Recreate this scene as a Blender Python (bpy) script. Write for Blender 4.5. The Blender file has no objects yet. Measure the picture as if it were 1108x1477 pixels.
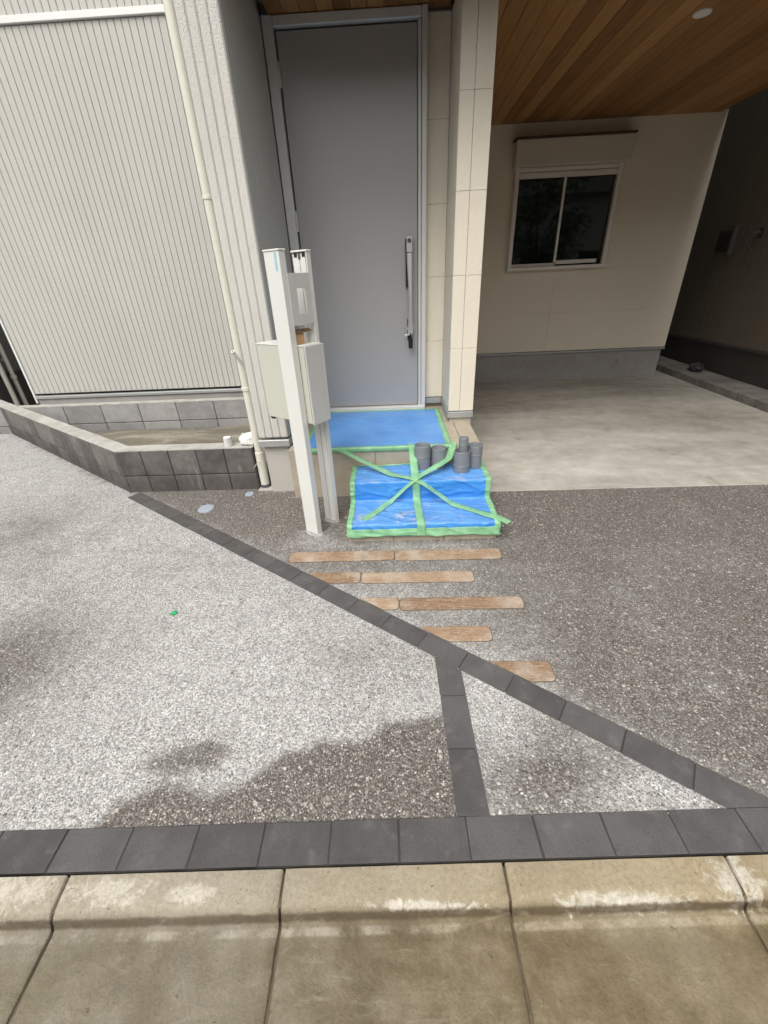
import bpy, bmesh, math, random
import numpy as np
from mathutils import Vector, Matrix, noise
random.seed(7)
SC = bpy.context.scene
COL = SC.collection
R = math.radians

# ------------------------------------------------------------------ camera
cam_d = bpy.data.cameras.new('camera'); cam = bpy.data.objects.new('camera', cam_d); COL.objects.link(cam)
F_PX = 597.63
cam_d.sensor_fit = 'HORIZONTAL'; cam_d.sensor_width = 36.0; cam_d.lens = 36.0 * F_PX / 1108.0
cam_d.clip_start = .05; cam_d.clip_end = 2000
def cam_matrix(p, r, yw):
    cy, sy, cp, sp, cr, sr = math.cos(yw), math.sin(yw), math.cos(p), math.sin(p), math.cos(r), math.sin(r)
    B = np.array([[1,0,0],[0,0,-1],[0,1,0.]])
    Rz = np.array([[cy,-sy,0],[sy,cy,0],[0,0,1]]); Rp = np.array([[1,0,0],[0,cp,-sp],[0,sp,cp]]); Rr = np.array([[cr,-sr,0],[sr,cr,0],[0,0,1]])
    M = (Rr @ Rp @ B @ Rz).T
    return Matrix([[M[i][0], -M[i][1], -M[i][2]] for i in range(3)])
cam.matrix_world = Matrix.Translation((0, 0, 1.40)) @ cam_matrix(.5108, -.0474, -.0381).to_4x4()
SC.camera = cam

# ------------------------------------------------------------------ sky, sun, exposure
SUN_EL, SUN_AZ = 54, 200          # azimuth clockwise from +Y: behind the camera, a little to the left
W = bpy.data.worlds.new('World'); SC.world = W; W.use_nodes = True
wn, wl = W.node_tree.nodes, W.node_tree.links
bg = wn['Background']; bg.inputs['Strength'].default_value = .15
sky = wn.new('ShaderNodeTexSky'); sky.sky_type = 'NISHITA'; sky.sun_disc = False
sky.sun_elevation = R(SUN_EL); sky.sun_rotation = R(SUN_AZ); sky.dust_density = 4.0; sky.air_density = 1.2
hs = wn.new('ShaderNodeHueSaturation'); hs.inputs['Saturation'].default_value = .22
tint = wn.new('ShaderNodeMixRGB'); tint.blend_type = 'MULTIPLY'; tint.inputs[0].default_value = 1; tint.inputs[2].default_value = (1.0, .98, .94, 1)
wl.new(sky.outputs[0], hs.inputs['Color']); wl.new(hs.outputs[0], tint.inputs[1]); wl.new(tint.outputs[0], bg.inputs['Color'])
sd = bpy.data.lights.new('sun', 'SUN'); sun = bpy.data.objects.new('sun', sd); COL.objects.link(sun)
sd.energy = 1.1; sd.angle = R(40); sd.color = (1, .97, .92)
az, el = R(SUN_AZ), R(SUN_EL)
sdir = Vector((math.sin(az)*math.cos(el), math.cos(az)*math.cos(el), math.sin(el)))
sun.rotation_euler = sdir.to_track_quat('Z', 'Y').to_euler(); sun.location = sdir * 30
SC.view_settings.view_transform = 'Standard'; SC.view_settings.look = 'None'
SC.view_settings.exposure = 0.52; SC.view_settings.gamma = 1; SC.view_settings.use_curve_mapping = False
SC.cycles.max_bounces = 8; SC.cycles.diffuse_bounces = 6; SC.cycles.glossy_bounces = 3; SC.cycles.caustics_reflective = False; SC.cycles.caustics_refractive = False
SC.cycles.use_adaptive_sampling = True; SC.cycles.adaptive_threshold = .02

# ------------------------------------------------------------------ node helpers
class NT:
    def __init__(s, name):
        s.m = bpy.data.materials.new(name); s.m.use_nodes = True
        s.n, s.l = s.m.node_tree.nodes, s.m.node_tree.links
        s.b = s.n['Principled BSDF']; s.pos = None
    def new(s, t): return s.n.new('ShaderNode' + t)
    def put(s, sock, v):
        if isinstance(v, bpy.types.NodeSocket): s.l.new(v, sock)
        elif v is not None:
            if sock.type == 'RGBA' and not hasattr(v, '__len__'): v = (v, v, v, 1)
            elif sock.type == 'RGBA' and len(v) == 3: v = (*v, 1)
            sock.default_value = v
    def P(s):
        if not s.pos: s.pos = s.new('NewGeometry').outputs['Position']
        return s.pos
    def math(s, op, a, b=None, clamp=False):
        n = s.new('Math'); n.operation = op; n.use_clamp = clamp; s.put(n.inputs[0], a)
        if b is not None: s.put(n.inputs[1], b)
        return n.outputs[0]
    def scale(s, v, vec):
        n = s.new('VectorMath'); n.operation = 'MULTIPLY'; s.put(n.inputs[0], v); n.inputs[1].default_value = vec; return n.outputs[0]
    def noise(s, sc, det=4, rough=.55, vec=None, stretch=None, dist=0):
        n = s.new('TexNoise'); v = vec or s.P()
        if stretch: v = s.scale(v, stretch)
        s.l.new(v, n.inputs['Vector']); n.inputs['Scale'].default_value = sc; n.inputs['Detail'].default_value = det
        n.inputs['Roughness'].default_value = rough; n.inputs['Distortion'].default_value = dist
        return n.outputs[0]
    def vor(s, sc, feature='F1', vec=None, rnd=1.0):
        n = s.new('TexVoronoi'); n.feature = feature; s.l.new(vec or s.P(), n.inputs['Vector']); n.inputs['Scale'].default_value = sc
        n.inputs['Randomness'].default_value = rnd
        return n
    def ramp(s, f, stops, interp='LINEAR'):
        n = s.new('ValToRGB'); s.l.new(f, n.inputs[0]); r = n.color_ramp; r.interpolation = interp
        while len(r.elements) < len(stops): r.elements.new(.5)
        for e, (p, c) in zip(r.elements, stops):
            e.position = p; e.color = (c, c, c, 1) if not hasattr(c, '__len__') else (*c, 1)
        return n.outputs[0]
    def step(s, f, a, b):
        n = s.new('MapRange'); n.interpolation_type = 'SMOOTHSTEP'; s.put(n.inputs[0], f); n.inputs[1].default_value = a; n.inputs[2].default_value = b
        return n.outputs[0]
    def mix(s, f, a, b, mode='MIX'):
        n = s.new('MixRGB'); n.blend_type = mode; s.put(n.inputs[0], f); s.put(n.inputs[1], a); s.put(n.inputs[2], b); return n.outputs[0]
    def bump(s, h, strength=.3, dist=.005, prev=None):
        n = s.new('Bump'); s.put(n.inputs['Height'], h); n.inputs['Strength'].default_value = strength; n.inputs['Distance'].default_value = dist
        if prev is not None: s.l.new(prev, n.inputs['Normal'])
        return n.outputs[0]
    def xyz(s, i):
        n = s.new('SeparateXYZ'); s.l.new(s.P(), n.inputs[0]); return n.outputs[i]
    def blob(s, cx, cy, rx, ry):
        x = s.math('DIVIDE', s.math('SUBTRACT', s.xyz(0), cx), rx); y = s.math('DIVIDE', s.math('SUBTRACT', s.xyz(1), cy), ry)
        d = s.math('ADD', s.math('MULTIPLY', x, x), s.math('MULTIPLY', y, y))
        return s.math('EXPONENT', s.math('MULTIPLY', d, -1.0))
    def rnd(s): return s.new('ObjectInfo').outputs['Random']
    def done(s, col=None, rough=.6, nor=None, metal=0, spec=.5):
        s.put(s.b.inputs['Base Color'], col); s.put(s.b.inputs['Roughness'], rough)
        s.b.inputs['Metallic'].default_value = metal; s.b.inputs['Specular IOR Level'].default_value = spec
        if nor is not None: s.l.new(nor, s.b.inputs['Normal'])
        return s.m

def M_plain(name, col, rough=.5, metal=0, var=.10, vs=6, bump=0, bs=200, bd=.001, spec=.5, ovar=0.0):
    t = NT(name); n = t.noise(vs, 5); n2 = t.noise(vs*9, 3)
    f = t.math('ADD', t.math('MULTIPLY', n, .7), t.math('MULTIPLY', n2, .3))
    if ovar: f = t.math('ADD', f, t.math('MULTIPLY', t.math('SUBTRACT', t.rnd(), .5), ovar))
    c = t.ramp(f, [(.25, [x*(1-var) for x in col]), (.75, [min(1, x*(1+var)) for x in col])])
    r = t.math('ADD', t.math('MULTIPLY', n2, .16), rough-.08)
    nor = t.bump(t.noise(bs, 3), bump, bd) if bump else None
    return t.done(c, r, nor, metal, spec)

def M_aggregate():
    t = NT('exposed_aggregate')
    v = t.vor(128); cell = t.new('SeparateColor'); t.l.new(v.outputs['Color'], cell.inputs[0])
    v2 = t.vor(290); cell2 = t.new('SeparateColor'); t.l.new(v2.outputs['Color'], cell2.inputs[0])
    v3 = t.vor(58); cell3 = t.new('SeparateColor'); t.l.new(v3.outputs['Color'], cell3.inputs[0])
    stone = t.ramp(cell.outputs[0], [(0, (.052,.048,.045)), (.30, (.110,.101,.095)), (.6, (.19,.175,.163)), (.82, (.29,.27,.252)), (.94, (.42,.40,.375)), (1, (.60,.58,.55))])
    sand = t.ramp(cell2.outputs[1], [(0, (.055,.049,.044)), (.6, (.14,.125,.112)), (.92, (.25,.23,.21)), (.97, (.5,.48,.45))])
    base = t.mix(t.step(v.outputs['Distance'], .30, .60), stone, sand)
    big = t.math('MULTIPLY', t.step(cell3.outputs[0], .86, .87), t.step(v3.outputs['Distance'], .40, .30))
    bigc = t.ramp(cell3.outputs[1], [(0, (.08,.07,.062)), (.4, (.24,.20,.165)), (.6, (.34,.31,.27)), (1, (.60,.57,.52))])
    base = t.mix(big, base, bigc)
    base = t.mix(t.math('MULTIPLY', t.noise(2.2, 3), .30), base, (.155,.137,.12))
    at = t.new('Attribute'); at.attribute_name = 'film'
    nz = t.math('ADD', t.math('MULTIPLY', t.math('SUBTRACT', t.noise(3.0, 5, .65), .5), .62), t.math('MULTIPLY', t.math('SUBTRACT', t.noise(24, 4, .7), .5), .60))
    film = t.step(t.math('ADD', at.outputs['Fac'], nz), .05, 1.0)
    fc = t.ramp(cell2.outputs[0], [(0, (.36,.36,.355)), (.5, (.58,.58,.57)), (1, (.84,.84,.825))])
    fstone = t.mix(.50, stone, (.60,.60,.59))
    pale = t.mix(t.math('MULTIPLY', t.step(cell.outputs[1], .25, .6), .8), fstone, fc)
    pale = t.mix(t.math('MULTIPLY', t.step(cell2.outputs[2], .74, .82), .75), pale, (.13,.125,.12))
    col = t.mix(film, base, pale)
    h = t.math('ADD', t.math('SUBTRACT', 1.0, v.outputs['Distance']), t.math('MULTIPLY', cell.outputs[2], .45))
    return t.done(col, t.math('ADD', .60, t.math('MULTIPLY', film, .3)), t.bump(h, .6, .005), 0, .3)

def M_gutter():
    t = NT('gutter_concrete')
    a, b, c = t.noise(3, 7, .6), t.noise(14, 6, .65), t.noise(90, 4, .6)
    streak = t.noise(6, 6, .6, stretch=(.35, 2.2, 1), dist=.6)
    f = t.math('ADD', t.math('ADD', t.math('MULTIPLY', a, .45), t.math('MULTIPLY', streak, .25)), t.math('MULTIPLY', b, .30))
    col = t.ramp(f, [(.34, (.092,.070,.038)), (.46, (.148,.120,.075)), (.55, (.205,.174,.121)), (.68, (.305,.275,.215))])
    col = t.mix(t.math('MULTIPLY', t.step(t.noise(1.7, 3), .45, .62), .55), col, t.mix(.5, col, (.30,.29,.26)))
    # pale lime bloom on the kerb top, three worn places
    m = t.blob(-1.15, .465, .30, .08)
    for q in ((-.80,.462,.15,.045), (-.58,.458,.09,.03), (.55,.452,.26,.026), (.05,.44,.22,.014), (.86,.49,.10,.07), (1.05,.49,.12,.06)):
        m = t.math('MAXIMUM', m, t.blob(*q))
    mm = t.step(t.math('ADD', m, t.math('MULTIPLY', t.math('SUBTRACT', t.noise(30, 6, .72, dist=.8), .5), 2.2)), .50, 1.0)
    col = t.mix(t.math('MULTIPLY', mm, .74), col, t.ramp(t.noise(70, 4, .7), [(.3, (.46,.43,.36)), (.65, (.78,.76,.69))]))
    # thin dark line, broken by noise, in the angle of kerb and channel
    yl = t.math('SUBTRACT', t.xyz(1), t.math('MULTIPLY', t.xyz(0), .0236))
    top = t.step(yl, .418, .45); col = t.mix(t.math('MULTIPLY', top, .50), col, (.43,.385,.30))
    lime = t.math('MULTIPLY', t.step(t.math('ABSOLUTE', t.math('SUBTRACT', yl, .404)), .012, .004), t.step(b, .36, .6)); col = t.mix(t.math('MULTIPLY', lime, .4), col, (.50,.47,.40))
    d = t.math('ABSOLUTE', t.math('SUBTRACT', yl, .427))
    dark_marks = t.math('MULTIPLY', t.step(t.math('ADD', d, t.math('MULTIPLY', b, .010)), .0135, .0075), t.math('ADD', .35, t.math('MULTIPLY', t.noise(6, 4, .6), .8)))
    col = t.mix(dark_marks, col, (.075,.056,.034))
    pits = t.step(t.noise(55, 2, .5), .71, .76)
    col = t.mix(t.math('MULTIPLY', pits, .55), col, (.09,.07,.05))
    col = t.mix(.35, col, t.mix(1, col, t.ramp(c, [(.3, .6), (.7, 1.4)]), 'MULTIPLY'))
    scuff = t.step(t.noise(9, 6, .7, stretch=(.6, 2.6, 1), dist=1.5), .55, .72); col = t.mix(t.math('MULTIPLY', scuff, .35), col, (.36,.335,.285))
    nor = t.bump(t.noise(160, 4, .7), .5, .003); nor = t.bump(b, .5, .012, nor); nor = t.bump(t.math('SUBTRACT', 1.0, pits), .4, .004, nor)
    warm = t.step(t.math('ADD', t.xyz(0), t.math('MULTIPLY', t.noise(2.5, 4), .8)), -.1, 1.0); col = t.mix(t.math('MULTIPLY', t.math('MULTIPLY', warm, t.math('SUBTRACT', 1.0, mm)), .55), col, t.mix(1, col, (1.0,.88,.62), 'MULTIPLY'))
    pore = t.step(t.noise(210, 2, .6), .60, .68); col = t.mix(t.math('MULTIPLY', pore, .35), col, (.08,.062,.04))
    moss = t.math('MULTIPLY', t.step(t.noise(1.9, 5, .6, stretch=(1, .8, 1)), .48, .66), t.step(yl, .43, .38)); col = t.mix(t.math('MULTIPLY', moss, .5), col, (.125,.105,.05))
    return t.done(col, t.math('SUBTRACT', t.math('ADD', .52, t.math('MULTIPLY', a, .35)), t.math('MULTIPLY', moss, .18)), nor, 0, .4)

def M_paver():
    t = NT('charcoal_paver')
    n, g = t.noise(9, 5), t.noise(330, 3, .7)
    f = t.math('ADD', n, t.math('MULTIPLY', t.math('SUBTRACT', t.rnd(), .5), .35))
    col = t.ramp(f, [(.3, (.072,.068,.069)), (.7, (.105,.100,.101))])
    col = t.mix(.6, col, t.mix(1, col, t.ramp(g, [(.3, .65), (.72, 1.5)]), 'MULTIPLY'))
    col = t.mix(t.math('MULTIPLY', t.step(t.noise(16, 5, .6), .52, .78), .40), col, (.20,.19,.18))
    return t.done(col, .78, t.bump(g, .5, .002), 0, .3)

def M_concrete(name, lo, hi, sc=1.2, bump=.15, rough=.75, stretch=(.45, 1.6, 1)):
    t = NT(name)
    a, b, c = t.noise(sc, 7, .6, stretch=stretch, dist=.4), t.noise(sc*7, 6, .6), t.noise(150, 4, .6)
    f = t.math('ADD', t.math('MULTIPLY', a, .65), t.math('MULTIPLY', b, .35))
    col = t.ramp(f, [(.34, lo), (.64, hi)])
    col = t.mix(t.math('MULTIPLY', t.step(t.noise(5, 4), .64, .74), .35), col, [x*.45 for x in lo])
    col = t.mix(.2, col, t.mix(1, col, t.ramp(c, [(.3, .75), (.7, 1.2)]), 'MULTIPLY'))
    nor = t.bump(c, bump, .002); nor = t.bump(b, bump*.6, .006, nor)
    return t.done(col, t.math('ADD', rough-.15, t.math('MULTIPLY', b, .3)), nor, 0, .3)

def M_block(name, lo, hi, stain=.5):
    t = NT(name)
    a, b, g = t.noise(5, 6), t.noise(22, 5), t.noise(280, 3, .7)
    f = t.math('ADD', t.math('ADD', t.math('MULTIPLY', a, .6), t.math('MULTIPLY', b, .4)), t.math('MULTIPLY', t.math('SUBTRACT', t.rnd(), .5), .25))
    col = t.ramp(f, [(.3, lo), (.7, hi)])
    col = t.mix(.5, col, t.mix(1, col, t.ramp(g, [(.3, .7), (.7, 1.35)]), 'MULTIPLY'))
    damp = t.step(t.math('ADD', t.math('SUBTRACT', t.xyz(2), .10), t.math('MULTIPLY', t.math('SUBTRACT', t.noise(7, 5), .5), .25)), .16, -.02)
    col = t.mix(t.math('MULTIPLY', damp, stain), col, (.035,.03,.028))
    chalk = t.step(t.noise(9, 6, .6, stretch=(1.5, 1.5, .35)), .58, .75)
    col = t.mix(t.math('MULTIPLY', chalk, .28), col, (.46,.44,.42))
    return t.done(col, .85, t.bump(g, .5, .002), 0, .25)

def M_wall(name, col, bs=130, bump=.5, bd=.004, var=.05, rough=.75, dark_marks=.0):
    t = NT(name)
    v = t.vor(bs); g = t.noise(bs*1.1, 3, .6)
    c = t.ramp(t.noise(1.3, 5), [(.3, [x*(1-var) for x in col]), (.7, [min(1, x*(1+var)) for x in col])])
    if dark_marks:
        c = t.mix(t.math('MULTIPLY', t.step(t.noise(2.5, 6, .6, stretch=(4, 4, .4)), .5, .75), dark_marks), c, [x*.7 for x in col])  # vertical streaks of grime
    h = t.math('ADD', t.math('MULTIPLY', v.outputs['Distance'], .6), g)
    return t.done(c, rough, t.bump(h, bump, bd), 0, .3)

def M_wood_sleeper():
    t = NT('sleeper_wood')
    s = t.noise(13, 7, .7, stretch=(.8, 10, 10), dist=1.4); s2 = t.noise(150, 3, .6, stretch=(.25, 2, 2)); p = t.noise(7, 4)
    f = t.math('ADD', t.math('ADD', t.math('MULTIPLY', s, .6), t.math('MULTIPLY', s2, .4)), t.math('MULTIPLY', t.math('SUBTRACT', t.rnd(), .5), .14))
    col = t.ramp(f, [(.34, (.155,.092,.054)), (.48, (.30,.198,.125)), (.64, (.44,.325,.225))])
    col = t.mix(t.math('MULTIPLY', t.step(p, .46, .68), .6), col, (.50,.44,.37)); col = t.mix(t.math('MULTIPLY', t.step(t.noise(70, 4, .7), .52, .70), .4), col, (.56,.53,.48)); col = t.mix(t.math('MULTIPLY', t.step(t.noise(5, 5, .7), .55, .7), .5), col, (.17,.105,.065))
    return t.done(col, .8, t.bump(f, .45, .004), 0, .25)

def M_soffit():
    t = NT('soffit_board')
    g = t.noise(3, 7, .6, stretch=(14, .8, 14), dist=.5); g2 = t.noise(22, 4, .6, stretch=(8, .5, 8))
    f = t.math('ADD', t.math('ADD', t.math('MULTIPLY', g, .45), t.math('MULTIPLY', g2, .25)), t.math('MULTIPLY', t.rnd(), .32))
    col = t.ramp(f, [(.3, (.19,.085,.024)), (.5, (.33,.165,.055)), (.72, (.47,.26,.105))])
    return t.done(col, .55, t.bump(g2, .12, .002), 0, .35)

def M_sheet():
    t = NT('blue_protective_sheet')
    n, d = t.noise(5, 5), t.noise(9, 7, .68, stretch=(.8, 1.6, 1.2), dist=1.0)
    col = t.ramp(n, [(.3, (.034,.215,.63)), (.7, (.085,.32,.76))])
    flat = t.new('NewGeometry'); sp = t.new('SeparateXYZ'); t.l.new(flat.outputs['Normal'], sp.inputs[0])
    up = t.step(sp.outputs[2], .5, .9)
    dust = t.math('MULTIPLY', t.step(d, .50, .66), up)
    front = t.step(t.xyz(1), 2.62, 2.30)
    col = t.mix(t.math('MULTIPLY', t.math('MULTIPLY', dust, front), .62), col, (.46,.47,.48))
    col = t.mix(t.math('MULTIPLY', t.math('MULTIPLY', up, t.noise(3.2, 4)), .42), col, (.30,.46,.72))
    soil = t.math('MULTIPLY', t.step(t.noise(34, 5, .7), .53, .64), t.blob(.02, 2.20, .20, .075))
    col = t.mix(t.math('MULTIPLY', soil, .8), col, (.16,.11,.07))
    return t.done(col, t.math('ADD', .34, t.math('MULTIPLY', dust, .35)), t.bump(t.noise(420, 2), .12, .0008), 0, .45)

def M_tape():
    t = NT('green_masking_tape')
    n = t.noise(18, 5); weave = t.noise(260, 2, .6)
    col = t.ramp(n, [(.3, (.24,.56,.29)), (.7, (.42,.76,.46))])
    col = t.mix(.35, col, t.mix(1, col, t.ramp(weave, [(.3, .8), (.7, 1.25)]), 'MULTIPLY'))
    t.b.inputs['Alpha'].default_value = .64
    return t.done(col, .34, t.bump(t.noise(60, 4, .6, dist=.5), .35, .002), 0, .45)

def M_soil():
    t = NT('planter_soil')
    a, b = t.noise(3, 7, .6, stretch=(.5, 1.6, 1), dist=.8), t.noise(40, 5, .65)
    col = t.ramp(t.math('ADD', t.math('MULTIPLY', a, .75), t.math('MULTIPLY', b, .25)), [(.3, (.11,.10,.078)), (.52, (.20,.183,.145)), (.7, (.38,.355,.30))])
    return t.done(col, .9, t.bump(b, .6, .01), 0, .2)

def M_door():
    t = NT('door_leaf_paint')
    g = t.noise(60, 4, .6, stretch=(8, 8, .12))
    col = t.ramp(g, [(.3, (.365,.358,.352)), (.7, (.40,.393,.386))])
    return t.done(col, .36, t.bump(g, .06, .001), .12, .5)

def M_glass():
    t = NT('window_glass')
    return t.done((.008,.010,.009), .03, None, 0, .5)

def M_bag():
    t = NT('printed_bag_plastic')
    z = t.math('MULTIPLY', t.xyz(2), 150); ln = t.math('GREATER_THAN', t.math('SINE', t.math('MULTIPLY', z, 3.0)), .45)
    brk = t.math('GREATER_THAN', t.noise(160, 2, .5, stretch=(1, 1, .25)), .50)
    zone = t.math('GREATER_THAN', t.noise(14, 2), .44)
    ink = t.math('MULTIPLY', t.math('MULTIPLY', ln, brk), zone)
    return t.done(t.mix(t.math('MULTIPLY', ink, .75), (.78,.79,.77), (.20,.30,.27)), .4, t.bump(t.noise(40, 3), .3, .004))

MT = {
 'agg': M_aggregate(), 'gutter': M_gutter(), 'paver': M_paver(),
 'slab': M_concrete('carport_concrete', (.27,.25,.215), (.53,.51,.46)),
 'kerbR': M_concrete('old_kerb_concrete', (.12,.11,.10), (.30,.28,.26), 4, .5),
 'stucco': M_wall('stucco_base', (.50,.485,.45), 220, .8, .004),
 'clad': M_wall('grey_cladding', (.505,.497,.468), 260, .25, .0015, .03, .55, .14),
 'cladcore': M_plain('cladding_backing', (.50,.495,.47), .8),
 'wing': M_wall('rough_siding', (.60,.585,.55), 150, .75, .004, .04, .75, .12),
 'cream': M_wall('cream_siding', (.75,.69,.575), 95, .45, .004, .03, .75, .10),
 'creamcore': M_plain('siding_joint', (.52,.48,.41), .8),
 'cwall': M_wall('carport_siding', (.74,.68,.57), 200, .25, .002, .04),
 'found': M_concrete('foundation_mortar', (.27,.255,.245), (.38,.365,.35), 2, .2),
 'flash': M_plain('grey_flashing', (.42,.43,.43), .4, .4),
 'flashd': M_plain('dark_flashing', (.05,.05,.05), .7),  # one even dark grey for the neighbours' base flashing
 'block': M_block('dark_block', (.085,.077,.074), (.19,.175,.168)),
 'blockb': M_block('grey_block', (.24,.235,.235), (.37,.365,.36), .15),
 'cap': M_concrete('block_top_mortar', (.30,.295,.27), (.52,.51,.475), 9, .5, .9, (1,1,1)),
 'mortar': M_plain('dark_joint', (.05,.046,.043), .9),
 'agg2': M_plain('speckled_mortar', (.34,.33,.315), .9, 0, .55, 45, .8, 120, .006), 'gjoint': M_plain('dirty_joint', (.125,.098,.066), .95, 0, .4, 40), 'soil': M_soil(), 'sleeper': M_wood_sleeper(), 'soffit': M_soffit(),
 'soffitback': M_plain('soffit_backing', (.07,.035,.015), .8),
 'tile': M_concrete('porch_tile', (.36,.31,.245), (.47,.415,.335), 14, .12, .6, (1,1,1)),
 'grout': M_plain('tile_grout', (.62,.59,.52), .9),
 'sheet': M_sheet(), 'tape': M_tape(),
 'door': M_door(), 'alu': M_plain('aluminium_frame', (.64,.63,.61), .38, .1, .05),
 'alud': M_plain('gasket_black', (.012,.012,.012), .6),
 'steel': M_plain('satin_steel', (.62,.61,.59), .36, .6, .02),
 'black': M_plain('black_plastic', (.012,.012,.012), .4), 'white': M_plain('white_plastic', (.78,.78,.76), .4, 0, .04),
 'post': M_plain('post_aluminium', (.74,.745,.715), .38, .1, .03, 3), 'boxface': M_plain('letterbox_paint', (.57,.575,.50), .42, .1, .03),
 'plate': M_plain('plate_aluminium', (.66,.66,.64), .38, .2, .03), 'film': M_plain('blue_film', (.34,.56,.66), .3),
 'card': M_plain('cardboard', (.52,.32,.15), .85, 0, .12, 20), 'cardd': M_plain('corrugated_card', (.30,.22,.13), .9, 0, .3, 60),
 'pipe': M_plain('cream_pipe', (.66,.645,.575), .42, 0, .05), 'pvc': M_plain('grey_pvc', (.21,.225,.245), .42, 0, .10, 12),
 'pvcd': M_plain('dark_pvc', (.07,.075,.08), .5),
 'cap_blue': M_plain('drain_cap_plastic', (.34,.38,.44), .5, 0, .06), 'green': M_plain('green_scrap', (.04,.42,.16), .6),
 'glass': M_glass(), 'wframe': M_plain('window_aluminium', (.74,.72,.68), .4, .05, .04),
 'shut': M_plain('shutter_box_paint', (.62,.58,.51), .5, .1, .04),
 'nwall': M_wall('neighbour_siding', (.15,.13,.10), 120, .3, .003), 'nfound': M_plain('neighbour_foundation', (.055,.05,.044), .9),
 'lwall': M_wall('left_neighbour_render', (.17,.165,.15), 120, .4, .003), 'lfound': M_plain('left_neighbour_base', (.085,.08,.075), .9),
 'bag': M_bag(), 'darkbag': M_plain('dark_bag', (.045,.045,.045), .35, 0, .3, 30),
 'asphalt': M_concrete('asphalt', (.04,.04,.04), (.075,.073,.07), 3, .6), 'earth': M_concrete('yard_concrete', (.10,.095,.085), (.20,.19,.17), 2, .5),
 'trim': M_plain('white_trim', (.72,.73,.72), .4, .1, .03), 'straw': M_plain('straw_tie', (.62,.52,.36), .7),
 'render': M_wall('upper_wall', (.64,.62,.57), 90, .5, .004),
}

# ------------------------------------------------------------------ mesh helpers
def link(name, me, mat=None, parent=None, label=None, cat=None, group=None, kind=None, smooth=False):
    if isinstance(me, bmesh.types.BMesh):
        bm = me; me = bpy.data.meshes.new(name); bmesh.ops.recalc_face_normals(bm, faces=bm.faces); bm.to_mesh(me); bm.free()
    if mat is not None and not me.materials: me.materials.append(MT[mat])
    if smooth: me.polygons.foreach_set('use_smooth', [True]*len(me.polygons))
    o = bpy.data.objects.new(name, me); COL.objects.link(o)
    props(o, label, cat, group, kind)
    if parent: attach(o, parent)
    return o
def props(o, label=None, cat=None, group=None, kind=None):
    for k, v in (('label', label), ('category', cat), ('group', group), ('kind', kind)):
        if v: o[k] = v
def world_loc(p):
    v = Vector((0,0,0))
    while p: v = v + p.location; p = p.parent
    return v
def attach(o, p): o.parent = p; o.matrix_parent_inverse = Matrix.Translation(-world_loc0[p.name]) if p.name in world_loc0 else Matrix()
world_loc0 = {}
def thing(name, loc, label=None, cat=None, group=None, kind=None):
    o = bpy.data.objects.new(name, None); COL.objects.link(o); o.location = loc; o.empty_display_size = .1
    world_loc0[o.name] = Vector(loc); props(o, label, cat, group, kind); return o
def bm_box(x0, x1, y0, y1, z0, z1, bev=0, seg=1, bm=None):
    own = bm is None; b = bmesh.new()
    r = bmesh.ops.create_cube(b, size=1)
    for v in b.verts: v.co = Vector(((x0+x1)/2 + v.co.x*(x1-x0), (y0+y1)/2 + v.co.y*(y1-y0), (z0+z1)/2 + v.co.z*(z1-z0)))
    if bev: bmesh.ops.bevel(b, geom=b.edges[:], offset=bev, segments=seg, affect='EDGES', profile=.6)
    if own: return b
    t = bpy.data.meshes.new('tmp'); b.to_mesh(t); b.free(); bm.from_mesh(t); bpy.data.meshes.remove(t); return bm
def box(name, x0, x1, y0, y1, z0, z1, mat, parent=None, bev=.002, **k):
    return link(name, bm_box(x0, x1, y0, y1, z0, z1, bev), mat, parent, **k)
def frame_bm(o, ax, ay, x0, x1, y0, y1, z0, z1, bev=.0015, bm=None):
    """box in a local plan frame: origin o, axes ax, ay"""
    b = bm_box(x0, x1, y0, y1, z0, z1, bev)
    for v in b.verts:
        p = Vector(o) + Vector(ax)*v.co.x + Vector(ay)*v.co.y; v.co = Vector((p.x, p.y, v.co.z))
    if bm is None: return b
    t = bpy.data.meshes.new('tmp'); b.to_mesh(t); b.free(); bm.from_mesh(t); bpy.data.meshes.remove(t); return bm
def prism(pts, z0, z1, bev=.002, slope=None):
    """closed plan polygon extruded; slope(x,y) is added to z"""
    b = bmesh.new(); vs = [b.verts.new((x, y, z0)) for x, y in pts]; f = b.faces.new(vs)
    r = bmesh.ops.extrude_face_region(b, geom=[f]); top = [e for e in r['geom'] if isinstance(e, bmesh.types.BMVert)]
    for v in top: v.co.z = z1
    bmesh.ops.recalc_face_normals(b, faces=b.faces)
    if bev: bmesh.ops.bevel(b, geom=b.edges[:], offset=bev, segments=1, affect='EDGES')
    if slope:
        for v in b.verts: v.co.z += slope(v.co.x, v.co.y)
    return b
def tube(pts, r, n=14, cap=True, bm=None):
    b = bm or bmesh.new(); rings = []
    pts = [Vector(p) for p in pts]; rr = r if hasattr(r, '__len__') else [r]*len(pts)
    up0 = None
    for i, p in enumerate(pts):
        d = (pts[min(i+1, len(pts)-1)] - pts[max(i-1, 0)]).normalized()
        u = d.orthogonal().normalized() if up0 is None else (up0 - d*up0.dot(d)).normalized(); up0 = u; w = d.cross(u)
        rings.append([b.verts.new(p + (u*math.cos(2*math.pi*k/n) + w*math.sin(2*math.pi*k/n))*rr[i]) for k in range(n)])
    for a, c in zip(rings, rings[1:]):
        for k in range(n): b.faces.new((a[k], a[(k+1)%n], c[(k+1)%n], c[k]))
    if cap: b.faces.new(rings[0][::-1]); b.faces.new(rings[-1])
    return b
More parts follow.
